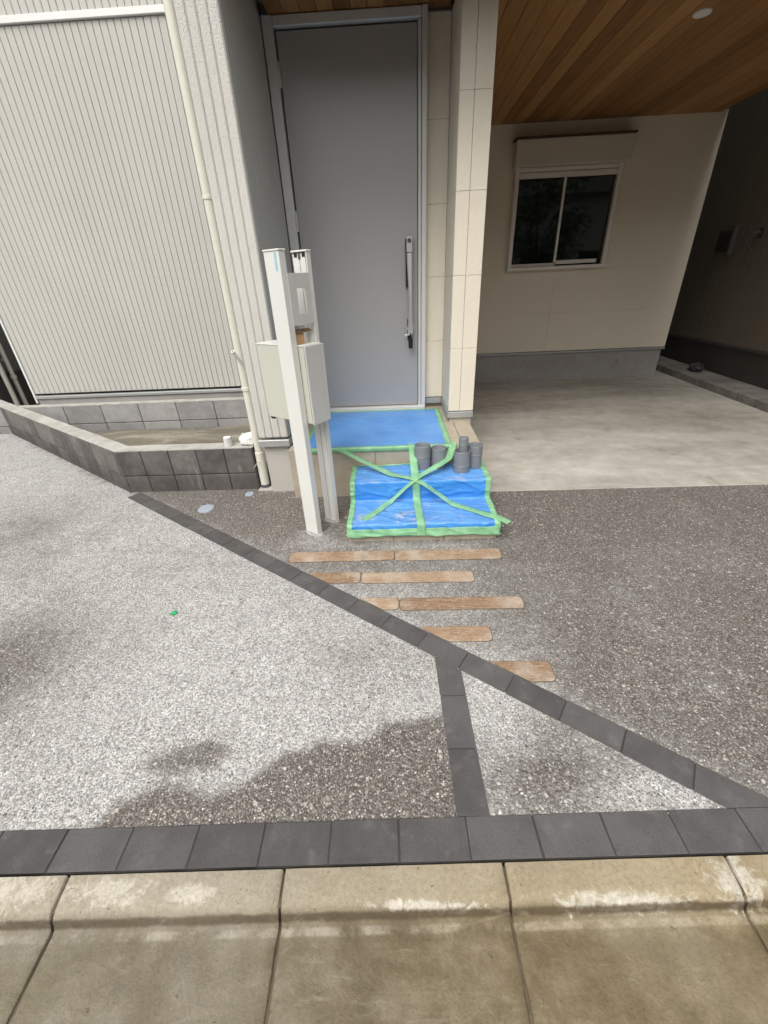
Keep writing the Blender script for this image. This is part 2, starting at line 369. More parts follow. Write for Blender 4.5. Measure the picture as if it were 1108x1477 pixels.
def lathe(prof, cx, cy, n=32):
    b = bmesh.new(); rings = []
    for r, z in prof:
        rings.append([b.verts.new((cx + r*math.cos(2*math.pi*k/n), cy + r*math.sin(2*math.pi*k/n), z)) for k in range(n)] if r > 1e-5 else [b.verts.new((cx, cy, z))])
    for a, c in zip(rings, rings[1:]):
        for k in range(n):
            q = [a[k % len(a)], a[(k+1) % len(a)], c[(k+1) % len(c)], c[k % len(c)]]
            q = list(dict.fromkeys(q))
            if len(q) > 2: b.faces.new(q)
    return b
def shade_auto(o, ang=35):
    me = o.data; me.polygons.foreach_set('use_smooth', [True]*len(me.polygons))
    try: me.set_sharp_from_angle(angle=R(ang))
    except Exception: pass
    return o
def zg(y): return .018 * max(0.0, y - .55)
def zgs(x, y): return .018 * max(0.0, y - .55)

# ------------------------------------------------------------------ ground, road
def sheet_obj(name, x0, x1, y0, y1, z, mat, **k):
    b = bmesh.new(); b.faces.new([b.verts.new(p) for p in ((x0,y0,z),(x1,y0,z),(x1,y1,z),(x0,y1,z))]); return link(name, b, mat, **k)
sheet_obj('ground', -400, 400, -400, 400, -.16, 'earth', kind='structure')
box('road', -60, 60, -7.6, -.07, -.155, -.072, 'asphalt', kind='structure', bev=0)

KD = Vector((math.cos(R(1.35)), math.sin(R(1.35)), 0)); KN = Vector((-KD.y, KD.x, 0))   # kerb line and its normal
K0 = Vector((-.0217, .5205, 0))
# channel blocks of an L-shaped section, 600 mm long
gut = thing('street_gutter', (0, .25, 0), kind='structure')
prof = [(-.56,-.155), (-.56,-.070), (-.30,-.066), (-.112,-.060), (-.101,-.056), (-.096,-.048), (-.092,-.036), (-.084,-.024), (-.072,-.016), (-.054,-.011), (-.003,-.006), (-.003,-.155)]
L = .5965
fine = []
for p, q in zip(prof, prof[1:]):
    n_ = max(1, int(math.dist(p, q)/.03)) if p[1] > -.15 and q[1] > -.15 else 1
    fine += [(p[0] + (q[0]-p[0])*k/n_, p[1] + (q[1]-p[1])*k/n_) for k in range(n_)]
fine.append(prof[-1])
gmesh = []
for var in range(4):
    bm = bmesh.new(); NS = 40; rings = []
    for i in range(NS+1):
        ring = []
        for (py, pz) in fine:
            x = L*i/NS; e_ = 0
            if i in (0, NS): x += .0022*noise.noise((py*45, pz*45, var*7 + i)) + (.001 if i == 0 else -.001); e_ = .0030 if pz > -.15 else 0
            elif i in (1, NS-1): x = L*i/NS + ((.0040 - L/NS) if i == 1 else (L/NS - .0040)) + .0015*noise.noise((py*40, pz*40, var*5 + i)); e_ = .0004
            dz = (.0011*noise.noise((x*11, py*14, var*9)) + .0006*noise.noise((x*50, py*50, var))) if pz > -.15 else 0
            ring.append(bm.verts.new((x, py + (.0012*noise.noise((x*14, pz*30, var*3)) if -.11 < py < -.01 else 0), pz - e_ + dz)))
        rings.append(ring)
    bm.faces.new(rings[0][::-1]); bm.faces.new(rings[-1])
    for a_, c_ in zip(rings, rings[1:]):
        for k in range(len(fine)): bm.faces.new((a_[k], a_[(k+1) % len(fine)], c_[(k+1) % len(fine)], c_[k]))
    bmesh.ops.recalc_face_normals(bm, faces=bm.faces)
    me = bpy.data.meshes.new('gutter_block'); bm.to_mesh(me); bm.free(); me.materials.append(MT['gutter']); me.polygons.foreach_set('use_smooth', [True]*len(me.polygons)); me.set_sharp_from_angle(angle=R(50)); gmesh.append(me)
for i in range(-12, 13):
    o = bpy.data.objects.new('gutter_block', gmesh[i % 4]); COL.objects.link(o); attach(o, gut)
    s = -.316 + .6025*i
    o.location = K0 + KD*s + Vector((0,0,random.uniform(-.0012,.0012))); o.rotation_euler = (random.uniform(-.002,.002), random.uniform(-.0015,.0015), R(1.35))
jm = bmesh.new()
for i in range(-12, 13):
    s = -.316 + .6025*i - .003
    frame_bm(K0 + KD*s, KD, KN, -.008, .008, -.55, -.085, -.15, -.0705, 0, jm)
    frame_bm(K0 + KD*s, KD, KN, -.008, .008, -.078, -.006, -.12, -.0215, 0, jm)
link('mortar_joint', jm, 'gjoint', gut)

# charcoal pavers: front row, diagonal band, cross band
def paver_part(pts, parent, top=.004):
    return link('paver', prism(pts, -.06, top, .0013, zgs), 'paver', parent)
fr = thing('paver_border', (0, .57, 0), kind='structure')
G = .0024
def band_pt(o, d, n, s, w): p = o + d*s + n*w; return (p.x, p.y)
for i in range(-22, 4):
    a, b2 = .1972*i + G, .1972*(i+1) - G
    j = [random.uniform(-.001, .001) for _ in range(4)]
    q = [band_pt(K0, KD, KN, a+j[0], .001), band_pt(K0, KD, KN, b2+j[1], .001), band_pt(K0, KD, KN, b2+j[2], .106), band_pt(K0, KD, KN, a+j[3], .106)]
    paver_part(q, fr, .004 + random.uniform(-.0008, .0008))
DD = Vector((.8166, -.5772, 0)); DN = Vector((.5772, .8166, 0)); D0, D1 = 1.076, 1.176
def on_diag(s, n): p = DD*s + DN*n; return (p.x, p.y)
dg = thing('paver_border', (-.4, 1.7, 0), kind='structure')
ks = [-.484 + .1985*k for k in range(-14, 6)]
def diag_s_at_row(n, w):      # s where the line at offset n meets the front row's back edge (offset w from kerb line)
    a = K0.x*KN.x + K0.y*KN.y + w
    return (a - n*(DN.x*KN.x + DN.y*KN.y)) / (DD.x*KN.x + DD.y*KN.y)
E0, E1 = diag_s_at_row(D0, .1075), diag_s_at_row(D1, .1075)
for a, b2 in zip(ks, ks[1:]):
    a, b2 = a + G, b2 - G
    if a > E1: break
    if b2 > E0:
        q = [on_diag(a, D0), on_diag(min(b2, E0), D0)] + ([on_diag(b2, D1)] if b2 < E1 else [on_diag(E1, D1)]) + [on_diag(a, D1)]
        if a > E0: q = [on_diag(a, D0 + (a-E0)/(E1-E0)*.1), on_diag(E1, D1), on_diag(a, D1)]
        elif b2 < E1: q = [on_diag(a, D0), on_diag(E0, D0), on_diag(b2, D0 + (b2-E0)/(E1-E0)*.1), on_diag(b2, D1), on_diag(a, D1)]
    else: q = [on_diag(a, D0), on_diag(b2, D0), on_diag(b2, D1), on_diag(a, D1)]
    paver_part(q, dg, .004 + random.uniform(-.0008, .0008))
# row pieces to the right of the meeting point
for i in range(4, 22):
    a, b2 = .1972*i + G, .1972*(i+1) - G
    paver_part([band_pt(K0, KD, KN, a, .001), band_pt(K0, KD, KN, b2, .001), band_pt(K0, KD, KN, b2, .106), band_pt(K0, KD, KN, a, .106)], fr)
cb = thing('paver_border', (.2, .9, 0), kind='structure')
link('joint_bed', frame_bm(K0, KD, KN, -4.3, 4.3, .001, .1058, -.05, .0022, 0), 'mortar', fr)
link('joint_bed', prism([on_diag(-3.25, D0+.003), on_diag(E0, D0+.003), on_diag(E1, D1-.003), on_diag(-3.25, D1-.003)], -.05, .0022, 0, zgs), 'mortar', dg)
xl = lambda y: .137 + (1.222 - y)*.0225; xr = lambda y: .2375 + (1.14 - y)*.0165
for y0, y1 in ((.6325, .8310), (.8360, 1.0330)):
    paver_part([(xl(y0), y0), (xr(y0), y0), (xr(y1), y1), (xl(y1), y1)], cb)
yt = lambda x: (D0 - .0025 - x*DN.x)/DN.y
link('joint_bed', prism([(xl(.64)+.003, .64), (xr(.64)-.003, .64), (xr(1.1)-.003, 1.1), (xl(1.1)+.003, 1.1)], -.05, .0022, 0, zgs), 'mortar', cb)
paver_part([(xl(1.037), 1.037), (xr(1.037), 1.037), (xr(1.14), yt(xr(1.14))), (xl(1.22), yt(xl(1.22)))], cb)

# exposed aggregate paving: one fine sheet carrying a measure of the cement bloom left on it
def sdpoly(X, Y, pts):
    pts = np.array(pts); d = np.full(X.shape, 1e9); ins = np.zeros(X.shape, bool)
    for (x0, y0), (x1, y1) in zip(pts, np.roll(pts, -1, 0)):
        ex, ey = x1-x0, y1-y0; t = np.clip(((X-x0)*ex + (Y-y0)*ey)/(ex*ex+ey*ey), 0, 1)
        d = np.minimum(d, np.hypot(X-x0-t*ex, Y-y0-t*ey))
        c = ((y0 > Y) != (y1 > Y)) & (X < (x1-x0)*(Y-y0)/((y1-y0) if y1 != y0 else 1e-9) + x0); ins ^= c
    return np.where(ins, -d, d)
def ell(X, Y, cx, cy, rx, ry): return np.exp(-(((X-cx)/rx)**2 + ((Y-cy)/ry)**2))
def smooth(d, w): t = np.clip(.5 - d/w, 0, 1); return t*t*(3-2*t)     # 1 inside
gx = np.unique(np.concatenate([np.arange(-7, -2.4, .06), np.arange(-2.4, 1.6, .022), np.arange(1.6, 6.01, .06)]))
gy = np.unique(np.concatenate([np.arange(.6285, 3.0, .022), np.arange(3.0, 7.0, .08)]))
X, Y = np.meshgrid(gx, gy); Y = Y + .0236*X*np.clip((1.4 - Y)/.75, 0, 1); nd = X*DN.x + Y*DN.y
film = np.where(nd < 1.126, .80, .16)
left = nd < 1.126
wrp = np.array([[.030*noise.noise((x*5, y*5, 2)) + .020*noise.noise((x*17, y*17, 7)) for x in gx] for y in gy])
wet = smooth(wrp + sdpoly(X, Y, [(-.95,.58), (-.90,.66), (-.80,.735), (-.72,.73), (-.62,.685), (-.50,.735), (-.424,.825), (-.30,.845), (-.188,.855), (-.056,.92), (.03,.93), (.145,.955), (.19,.58)]), .075)
blob = smooth(wrp*1.2 + sdpoly(X, Y, [(-.87,.80), (-.80,.85), (-.74,.872), (-.63,.862), (-.60,.82), (-.64,.775), (-.72,.745), (-.82,.76)]), .06)
ld = 1.05*ell(X, Y, -1.78, 1.18, .46, .38) + .55*ell(X, Y, -2.6, 2.3, .7, .5)
f = film - .86*wet - .62*blob*(1-wet) - .60*ld - .25*ell(X, Y, -.15, 1.25, .30, .14) + .1*ell(X, Y, -.9, 1.1, .5, .35) - .12*ell(X, Y, -1.1, 2.0, .8, .3)
tri = left & (X > .19)
ft = .55 + .35*ell(X, Y, .30, 1.0, .14, .22) + .38*ell(X, Y, .75, .70, .22, .05) - .50*ell(X, Y, .45, .74, .20, .10) - .15*ell(X, Y, .55, .90, .12, .06)
f = np.where(tri, ft, f)
fr_ = .10 + .42*ell(X, Y, .05, 1.60, .58, .36) + .32*ell(X, Y, .30, 1.20, .35, .16) + .40*ell(X, Y, -.50, 2.12, .16, .10) + .30*ell(X, Y, .15, 2.03, .55, .07)
fr_ += .10*ell(X, Y, 1.35, 1.75, .5, .45) + .10*ell(X, Y, .95, 1.10, .35, .22) + .25*np.exp(-np.maximum(nd-1.176, 0)/.05) - .12*ell(X, Y, 1.0, 2.3, .5, .3) - .12*ell(X, Y, -1.1, 2.5, .5, .3) - .25*ell(X, Y, 2.3, 2.35, .12, .09)
f = np.where(left, f, fr_)
nx, ny = len(gx), len(gy)
Zs = .018*np.maximum(Y-.55, 0) + np.array([[.0012*noise.noise((x*3, y*3, 0)) for x in gx] for y in gy])
co = np.stack([X, Y, Zs], -1).reshape(-1, 3)
idx = np.arange(nx*ny).reshape(ny, nx)
faces = np.stack([idx[:-1,:-1], idx[:-1,1:], idx[1:,1:], idx[1:,:-1]], -1).reshape(-1, 4)
me = bpy.data.meshes.new('aggregate_paving'); me.from_pydata(co.tolist(), [], faces.tolist())
at = me.attributes.new('film', 'FLOAT', 'POINT'); at.data.foreach_set('value', f.reshape(-1).astype(np.float32))
link('aggregate_paving', me, 'agg', kind='structure', smooth=True)

# proud single stones of the washed aggregate
rs = np.random.RandomState(3); sv, sf_, sc_ = [], [], []
base_v = np.array([(1,0,0),(.5,.87,0),(-.5,.87,0),(-1,0,0),(-.5,-.87,0),(.5,-.87,0),(.35,.2,.8),(-.3,.3,.8),(-.1,-.4,.8)])
base_f = [(0,1,6),(1,2,7,6),(2,3,7),(3,4,8,7),(4,5,8),(5,0,6,8),(6,7,8)]
cnt = 0
while cnt < 6500:
    y_ = .63 + 2.05*rs.rand()**1.7; x_ = rs.uniform(-2.3, 2.6); n_ = x_*DN.x + y_*DN.y
    if D0-.008 < n_ < D1+.008 and y_ < 2.9: continue
    if n_ < D0 and xl(y_)-.006 < x_ < xr(y_)+.006: continue
    if -.31 < x_ < .60 and y_ > 2.05 or y_ > 2.62 or (x_ < -.9 and y_ > 2.75) or (x_ < -1.7 and y_ > 2.5): continue
    if -.66 < x_ < .62 and 1.06 < y_ < 2.0 and n_ > D1: continue
    r_ = rs.uniform(.0024, .0050) * (1.35 if rs.rand() < .12 else 1); a_ = rs.rand()*6.28; e_ = rs.uniform(.55, 1)
    P3 = base_v * (1 + .25*(rs.rand(9, 1)-.5)) * (r_, r_*e_, r_*.55)
    X3 = x_ + P3[:,0]*math.cos(a_) - P3[:,1]*math.sin(a_); Y3 = y_ + P3[:,0]*math.sin(a_) + P3[:,1]*math.cos(a_); Z3 = P3[:,2] + zg(y_) - .0004
    o_ = len(sv); sv += list(zip(X3, Y3, Z3)); sf_ += [tuple(o_+k for k in f_) for f_ in base_f]; sc_ += [rs.rand()]*9; cnt += 1
me = bpy.data.meshes.new('aggregate_stones'); me.from_pydata(sv, [], sf_); at = me.attributes.new('tone', 'FLOAT', 'POINT'); at.data.foreach_set('value', np.array(sc_, np.float32))
t_ = NT('loose_stone'); a_ = t_.new('Attribute'); a_.attribute_name = 'tone'
MT['stone'] = t_.done(t_.ramp(a_.outputs['Fac'], [(0, (.07,.06,.052)), (.35, (.17,.14,.115)), (.6, (.30,.265,.22)), (.85, (.47,.44,.39)), (1, (.70,.68,.63))]), .6)
link('aggregate_stones', me, 'stone', kind='stuff', smooth=True)

# carport slab (a sheet laid to the same fall, its front edge a clean line)
link('carport_slab', prism([(.35, 2.682), (3.752, 2.655), (3.752, 9.5), (.35, 9.5)], -.10, .006, .003, zgs), 'slab', kind='structure')

# sleepers set in the paving
sl = thing('sleeper_path', (0, 1.6, 0), kind='structure')
def sleeper(x0, x1, y0, y1, cut=False, sk=0):
    q = []; r = .020
    def arc(cx, cy, a0):
        for k in range(4): a = R(a0 + 30*k); q.append((cx + r*math.cos(a), cy + r*math.sin(a)))
    if cut:
        # left end follows the paver band
        xa = (D1 + .004 - y0*DN.y)/DN.x; xb = (D1 + .004 - y1*DN.y)/DN.x
        xb = max(xb, x0); q += [(xb, y1), (max(xa, x0), y0)]
    else: arc(x0+r, y1-r, 90); arc(x0+r, y0+r, 180)
    arc(x1-r, y0+r, 270); arc(x1-r, y1-r, 0)
    q = [(x, y + sk*(x-x0)) for x, y in q]
    cx, cy = sum(p[0] for p in q)/len(q), sum(p[1] for p in q)/len(q)
    g_ = [(x + .0024*(1 if x > cx else -1), y + .0024*(1 if y > cy else -1)) for x, y in q]
    link('joint_bed', prism(g_, -.03, .0024, 0, zgs), 'gjoint', sl)  # dark joint rim, coloured to read as a shadow gap round the sleeper
    q2 = []
    for (xa_, ya_), (xb_, yb_) in zip(q, q[1:] + q[:1]):      # slightly uneven edges
        n_ = max(1, int(math.dist((xa_, ya_), (xb_, yb_))/.03))
        for k in range(n_):
            x, y = xa_ + (xb_-xa_)*k/n_, ya_ + (yb_-ya_)*k/n_; q2.append((x + .0018*noise.noise((x*30, y*30, 1)), y + .0022*noise.noise((x*22, y*22, 5))))
    return link('sleeper', prism(q2, -.03, .0055, .0025, zgs), 'sleeper', sl)
sleeper(-.63, -.028, 1.900, 1.990, sk=-.006); sleeper(-.022, .572, 1.890, 1.984, sk=-.008)
sleeper(-.56, -.208, 1.708, 1.795, True); sleeper(-.202, .388, 1.703, 1.788, sk=-.012)
sleeper(-.30, -.008, 1.504, 1.585, True); sleeper(-.002, .590, 1.498, 1.580, sk=-.004)
sleeper(.0, .398, 1.300, 1.386, True)
sleeper(.2, .600, 1.092, 1.188, True)

# ------------------------------------------------------------------ the house
H = thing('house', (0, 4.6, 0), 'grey and cream house with ribbed siding, recessed entrance and wood-lined carport', 'house')
# left facade
wl_ = link('cladding_wall', bm_box(-3.95, -.80, 4.57, 8.6, .455, 5.8, 0), 'cladcore', H)
bmesh_c = {}
def shared_box(key, w, d, h, bev):
    if key not in bmesh_c:
        b = bm_box(-w/2, w/2, 0, d, 0, h, bev); m = bpy.data.meshes.new(key); bmesh.ops.recalc_face_normals(b, faces=b.faces); b.to_mesh(m); b.free(); bmesh_c[key] = m
    return bmesh_c[key]
def inst(name, me, mat, parent, loc, rz=0, base=None):
    if not me.materials: me.materials.append(MT[mat])
    o = bpy.data.objects.new(name, me); COL.objects.link(o)
    o.parent = parent
    root = parent
    while root.parent: root = root.parent
    off = world_loc0.get(root.name, Vector()) if not parent.parent else Vector()
    # parents below the root sit at the root's origin through their inverse; undo the root offset once
    o.matrix_parent_inverse = Matrix.Translation(-off) if not parent.parent else Matrix()
    o.location = loc; o.rotation_euler = (0, 0, rz); return o
PITCH = .0573
mlow = shared_box('cladding_board', .0540, .024, 2.755, .0035); mup = shared_box('cladding_board_upper', .0540, .024, 2.53, .0035)
k = 0
while -3.916 + PITCH*k < -.95:
    x = -3.916 + PITCH*k; k += 1
    inst('cladding_board', mlow, 'clad', wl_, (x, 4.549, .46)); inst('cladding_board', mup, 'clad', wl_, (x, 4.549, 3.266))
box('trim_band', -3.96, -.96, 4.528, 4.568, 3.218, 3.262, 'trim', H, .004)
box('corner_trim', -3.968, -3.944, 4.535, 4.63, .36, 5.8, 'trim', H, .003)
box('base_flashing', -3.94, -.96, 4.518, 4.566, .408, .440, 'flash', H, .004)
box('foundation', -3.93, -.80, 4.538, 8.5, -.10, .402, 'found', H, 0)
# entrance wing
wg = link('wing_wall', bm_box(-.944, -.757, 2.785, 4.568, .462, 5.8, 0), 'cladcore', H)
for k, (a, b2) in enumerate(((-.954, -.9035), (-.9025, -.8525), (-.8515, -.8005), (-.7995, -.748))):
    box('siding_board', a, b2, 2.760, 2.7848, .468, 5.79, 'wing', H, .0075)
mw = shared_box('return_board', .0540, .012, 2.345, .0025)
k = 0
while 2.814 + PITCH*k < 3.66:
    inst('siding_board', mw, 'clad', wg, (-.7575, 2.814 + PITCH*k, .468), R(-90)); k += 1
mwl = shared_box('return_board_left', .0540, .012, 5.3, .0025)
k = 0
while 2.814 + PITCH*k < 4.5:
    inst('siding_board', mwl, 'clad', wg, (-.9436, 2.814 + PITCH*k, .468), R(90)); k += 1
box('base_flashing', -.962, -.742, 2.752, 2.80, .405, .455, 'flash', H, .004)
box('base_flashing', -.755, -.738, 2.802, 3.62, .408, .458, 'flash', H, .003)
link('foundation', bm_box(-.938, -.765, 2.788, 4.57, -.05, .425, .004), 'stucco', H)
# wall round the door and the pier that closes the entrance
box('door_wall', -.752, .42, 3.70, 5.86, .30, 5.8, 'creamcore', H, 0)
ZJ = [.487, .944, 1.402, 1.856, 2.311, 2.80]
for z0, z1 in zip(ZJ, ZJ[1:]):
    box('siding_panel', .268, .4135, 3.668, 3.702, z0 + .0008, z1 - .0008, 'cream', H, .001)
    box('siding_panel', .4157, .499, 3.200, 3.226, z0 + .0008, z1 - .0008, 'cream', H, .001)
    box('siding_panel', .5015, .604, 3.2003, 3.226, z0 + .0008, z1 - .0008, 'cream', H, .001)
    box('siding_panel', .4155, .436, 3.228, 3.43, z0 + .0008, z1 - .0008, 'cream', H, .001)
    box('siding_panel', .4155, .436, 3.433, 3.666, z0 + .0008, z1 - .0008, 'cream', H, .001)
    box('siding_panel', .586, .604, 3.2282, 4.5, z0 + .0008, z1 - .0008, 'cream', H, .001)
    box('siding_panel', .586, .604, 4.5024, 5.855, z0 + .0008, z1 - .0008, 'cream', H, .001)
box('pier', .43, .59, 3.215, 5.87, .05, 2.9, 'creamcore', H, 0)
box('base_flashing', .410, .606, 3.194, 3.24, .433, .480, 'flash', H, .003)
box('base_flashing', .408, .43, 3.242, 3.66, .433, .480, 'flash', H, .003)
box('base_flashing', .27, .406, 3.655, 3.70, .434, .481, 'flash', H, .003)
box('foundation', .424, .600, 3.216, 5.86, -.05, .43, 'found', H, .002)
# carport back wall
box('carport_wall', .605, 3.545, 5.875, 9.4, .47, 2.86, 'creamcore', H, 0)
for z0, z1 in zip(ZJ, ZJ[1:]):
    for xa, xb in ((.606, 2.0), (2.0015, 3.556)):
        box('siding_panel', xa, xb, 5.850, 5.874, z0 + .0005, z1 - .0005, 'cwall', H, .0004)
box('base_flashing', .606, 3.56, 5.842, 5.874, .455, .480, 'flash', H, .003)
box('foundation', .606, 3.535, 5.872, 9.3, -.05, .462, 'found', H, .003)
box('upper_storey', -.944, 3.556, 2.80, 9.4, 2.90, 5.8, 'render', H, 0)
box('added_overhang', -.7, 3.556, 2.50, 2.7995, 2.875, 3.9, 'render', H, .004)  # unseen overhang, brought forward to darken the door recess and soffits
# soffits: boards running into the house
sf = link('soffit', bm_box(.45, 3.55, 2.51, 5.87, 2.80, 2.86, 0), 'soffitback', H)
se = link('soffit', bm_box(-.70, .448, 2.51, 3.70, 2.835, 2.87, 0), 'soffitback', H)
mb = shared_box('soffit_board', .1175, 3.335, .018, .0025); mbe = shared_box('soffit_board_entry', .0975, 1.155, .018, .0025)
k = 0
while .666 + .12*k < 3.52:
    inst('board', mb, 'soffit', sf, (.666 + .12*k, 2.515, 2.778)); k += 1
k = 0
while -.646 + .10*k < .40:
    inst('board', mbe, 'soffit', se, (-.646 + .10*k, 2.515, 2.815)); k += 1
dl = link('downlight', lathe([(0, 2.7755), (.030, 2.7755), (.036, 2.770), (.048, 2.769), (.052, 2.773), (.052, 2.7795), (0, 2.7795)], 2.0, 3.83), 'white', H, smooth=True)

# front door
dr = thing('door', (-.23, 3.66, .4)); dr.parent = H; dr.matrix_parent_inverse = Matrix.Translation(-world_loc0['house'])
def dpart(name, bmx, mat, smooth=False):
    o = link(name, bmx, mat, None); o.parent = dr; o.matrix_parent_inverse = Matrix.Translation(-Vector((-.23, 3.66, .4)))
    if smooth: shade_auto(o)
    return o
dpart('leaf', bm_box(-.664, .203, 3.640, 3.672, .437, 2.752, .003), 'door')
dpart('frame', bm_box(-.738, -.674, 3.610, 3.698, .425, 2.812, .004), 'alu')
dpart('frame', bm_box(.2065, .228, 3.622, 3.698, .425, 2.758, .003), 'alu')
dpart('frame', bm_box(.230, .2655, 3.606, 3.698, .425, 2.812, .004), 'alu')
dpart('frame', bm_box(-.672, .2283, 3.612, 3.698, 2.762, 2.811, .004), 'alu')
dpart('gasket', bm_box(-.6735, .2055, 3.673, 3.695, .43, 2.7615, 0), 'alud')
dpart('threshold', bm_box(-.72, .262, 3.590, 3.697, .398, .432, .004), 'alu')
for z in (2.555, 1.79, 1.05):
    dpart('hinge', tube([(-.669, 3.630, z-.062), (-.669, 3.630, z+.062)], .0085, 12), 'steel', True)
# long pull handle with lock plate
def loft(sections):
    b = bmesh.new(); rs = []
    for (cx, cy, z, w, d) in sections:
        ch = min(w, d)*.28
        q = [(-w/2+ch,-d/2),(w/2-ch,-d/2),(w/2,-d/2+ch),(w/2,d/2-ch),(w/2-ch,d/2),(-w/2+ch,d/2),(-w/2,d/2-ch),(-w/2,-d/2+ch)]
        rs.append([b.verts.new((cx+x, cy+y, z)) for x, y in q])
    for a, c in zip(rs, rs[1:]):
        for k in range(8): b.faces.new((a[k], a[(k+1)%8], c[(k+1)%8], c[k]))
    b.faces.new(rs[0][::-1]); b.faces.new(rs[-1]); return b
hx = .142
dpart('handle', loft([(hx-.002, 3.600, 1.562, .042, .026), (hx, 3.594, 1.46, .037, .022), (hx+.002, 3.590, 1.32, .028, .020), (hx+.002, 3.590, 1.20, .027, .020), (hx+.001, 3.594, 1.10, .034, .020), (hx, 3.600, 1.045, .040, .022), (hx, 3.604, 1.0, .034, .018)]), 'steel', True)
dpart('lock_plate', bm_box(hx-.023, hx+.020, 3.588, 3.612, 1.566, 1.672, .003), 'steel')
dpart('handle_back', bm_box(hx-.030, hx-.012, 3.6125, 3.6405, 1.34, 1.655, .003), 'black')
dpart('handle_back', bm_box(hx-.022, hx+.010, 3.6125, 3.6405, .96, 1.12, .003), 'black')
kb = lathe([(0, 0), (.012, 0), (.014, .002), (.014, .006), (0, .006)], 0, 0, 20)
for v in kb.verts: v.co = Vector((hx-.002+v.co.x, 3.5885-v.co.z, 1.640+v.co.y))
dpart('keyhole', kb, 'pvcd', True)
# tag tied to the handle
kt = thing('key_tag', (hx, 3.585, .92), 'black plastic key case tied with white string to the door handle', 'key case')
def kp(n, b, m): o = link(n, b, m); attach(o, kt); return o
kp('case', bm_box(hx-.016, hx+.018, 3.572, 3.590, .905, .985, .006), 'black')
kp('neck', bm_box(hx-.007, hx+.007, 3.576, 3.588, .986, 1.018, .003), 'black')
kp('string', tube([(hx-.026, 3.588, 1.065), (hx-.016, 3.582, 1.035), (hx-.004, 3.579, 1.013), (hx+.004, 3.579, 1.012), (hx+.016, 3.582, 1.035), (hx+.025, 3.588, 1.08)], .0016, 6), 'white')
kp('string', tube([(hx-.002, 3.578, 1.014), (hx-.018, 3.575, 1.012), (hx-.032, 3.574, 1.006), (hx-.044, 3.573, 1.003)], [.002, .003, .006, .007], 6), 'white')

# carport window
wd = thing('window', (1.96, 5.85, 1.43)); wd.parent = H; wd.matrix_parent_inverse = Matrix.Translation(-world_loc0['house'])
def wpart(name, x0, x1, y0, y1, z0, z1, mat, bev=.003):
    o = link(name, bm_box(x0, x1, y0, y1, z0, z1, bev), mat); o.parent = wd; o.matrix_parent_inverse = Matrix.Translation(-Vector((1.96, 5.85, 1.43))); return o
WX0, WX1, WZ0, WZ1 = 1.395, 2.548, 1.436, 2.40
wpart('frame', WX0, WX0+.045, 5.775, 5.849, WZ0, WZ1, 'wframe'); wpart('frame', WX1-.045, WX1, 5.775, 5.849, WZ0, WZ1, 'wframe')
wpart('sill', WX0-.006, WX1+.006, 5.765, 5.849, WZ0-.012, WZ0+.022, 'wframe')
wpart('shutter_box', WX0-.03, WX1+.03, 5.70, 5.849, 2.395, 2.620, 'shut', .006)
wpart('shutter_box_lid', WX0-.045, WX1+.045, 5.685, 5.849, 2.6215, 2.636, 'soffitback', .003)
wpart('shutter_slat', WX0+.047, WX1-.047, 5.788, 5.812, 2.355, 2.393, 'wframe', .004)
wpart('shutter_slat', WX0+.047, WX1-.047, 5.782, 5.816, 2.300, 2.350, 'wframe', .006)
mid = 1.955
wpart('sash', WX0+.047, mid+.012, 5.822, 5.838, 1.460, 1.492, 'wframe'); wpart('sash', mid-.012, mid+.014, 5.808, 5.838, 1.494, 2.298, 'wframe')
wpart('sash', mid+.016, WX1-.10, 5.806, 5.820, 1.475, 1.515, 'wframe')
wpart('pane', WX0+.046, mid, 5.8385, 5.8465, 1.46, 2.34, 'glass', 0); wpart('pane', mid+.001, WX1-.046, 5.8235, 5.8305, 1.46, 2.34, 'glass', 0)

# ------------------------------------------------------------------ porch and steps
PS = thing('porch_steps', (0, 2.5, 0), 'tan tiled entrance porch with two steps in front of the grey door', 'steps')
LX0, LX1, SX0, SX1 = -.745, .580, -.295, .583
box('core', LX0+.008, LX1-.008, 2.692, 3.70, -.05, .388, 'grout', PS, 0)
box('core', SX0+.008, SX1-.010, 2.412, 2.692, -.05, .258, 'grout', PS, 0)
box('core', SX0+.008, SX1-.010, 2.102, 2.412, -.05, .128, 'grout', PS, 0)
def tiles(rows, axis):
    for r in rows: box('tile', *r, 'tile', PS, .0015)
def split(a, b2, w, start=None):
    xs = [a]; x = (start if start is not None else a + w)
    while x < b2 - .01: xs.append(x); x += w
    return list(zip(xs, xs[1:] + [b2]))
g = .0022
xs_l = split(LX0, LX1, .30, -.445); ys_l = split(2.68, 3.69, .30, 2.98)
for x0, x1 in xs_l:
    for y0, y1 in ys_l: box('tile', x0+g, x1-g, y0+g, y1-g, .389, .400, 'tile', PS, .0015)
    box('tile', x0+g, x1-g, 2.680, 2.6915, .03, .388, 'tile', PS, .0015)
for y0, y1 in ys_l: box('tile', LX1-.0075, LX1, y0+g, y1-g, .02, .388, 'tile', PS, .0015)
xs_s = split(SX0, SX1, .30, -.03)
for x0, x1 in xs_s:
    box('tile', x0+g, x1-g, 2.402, 2.678, .259, .270, 'tile', PS, .0015); box('tile', x0+g, x1-g, 2.400, 2.4115, .141, .258, 'tile', PS, .0015)
    box('tile', x0+g, x1-g, 2.092, 2.398, .129, .140, 'tile', PS, .0015); box('tile', x0+g, x1-g, 2.090, 2.1015, .012, .128, 'tile', PS, .0015)
for xa in (SX0, SX1-.0095):
    box('tile', xa, xa+.0075, 2.414, 2.678, .02, .258, 'tile', PS, .0015); box('tile', xa, xa+.0075, 2.104, 2.412, .012, .128, 'tile', PS, .0015)

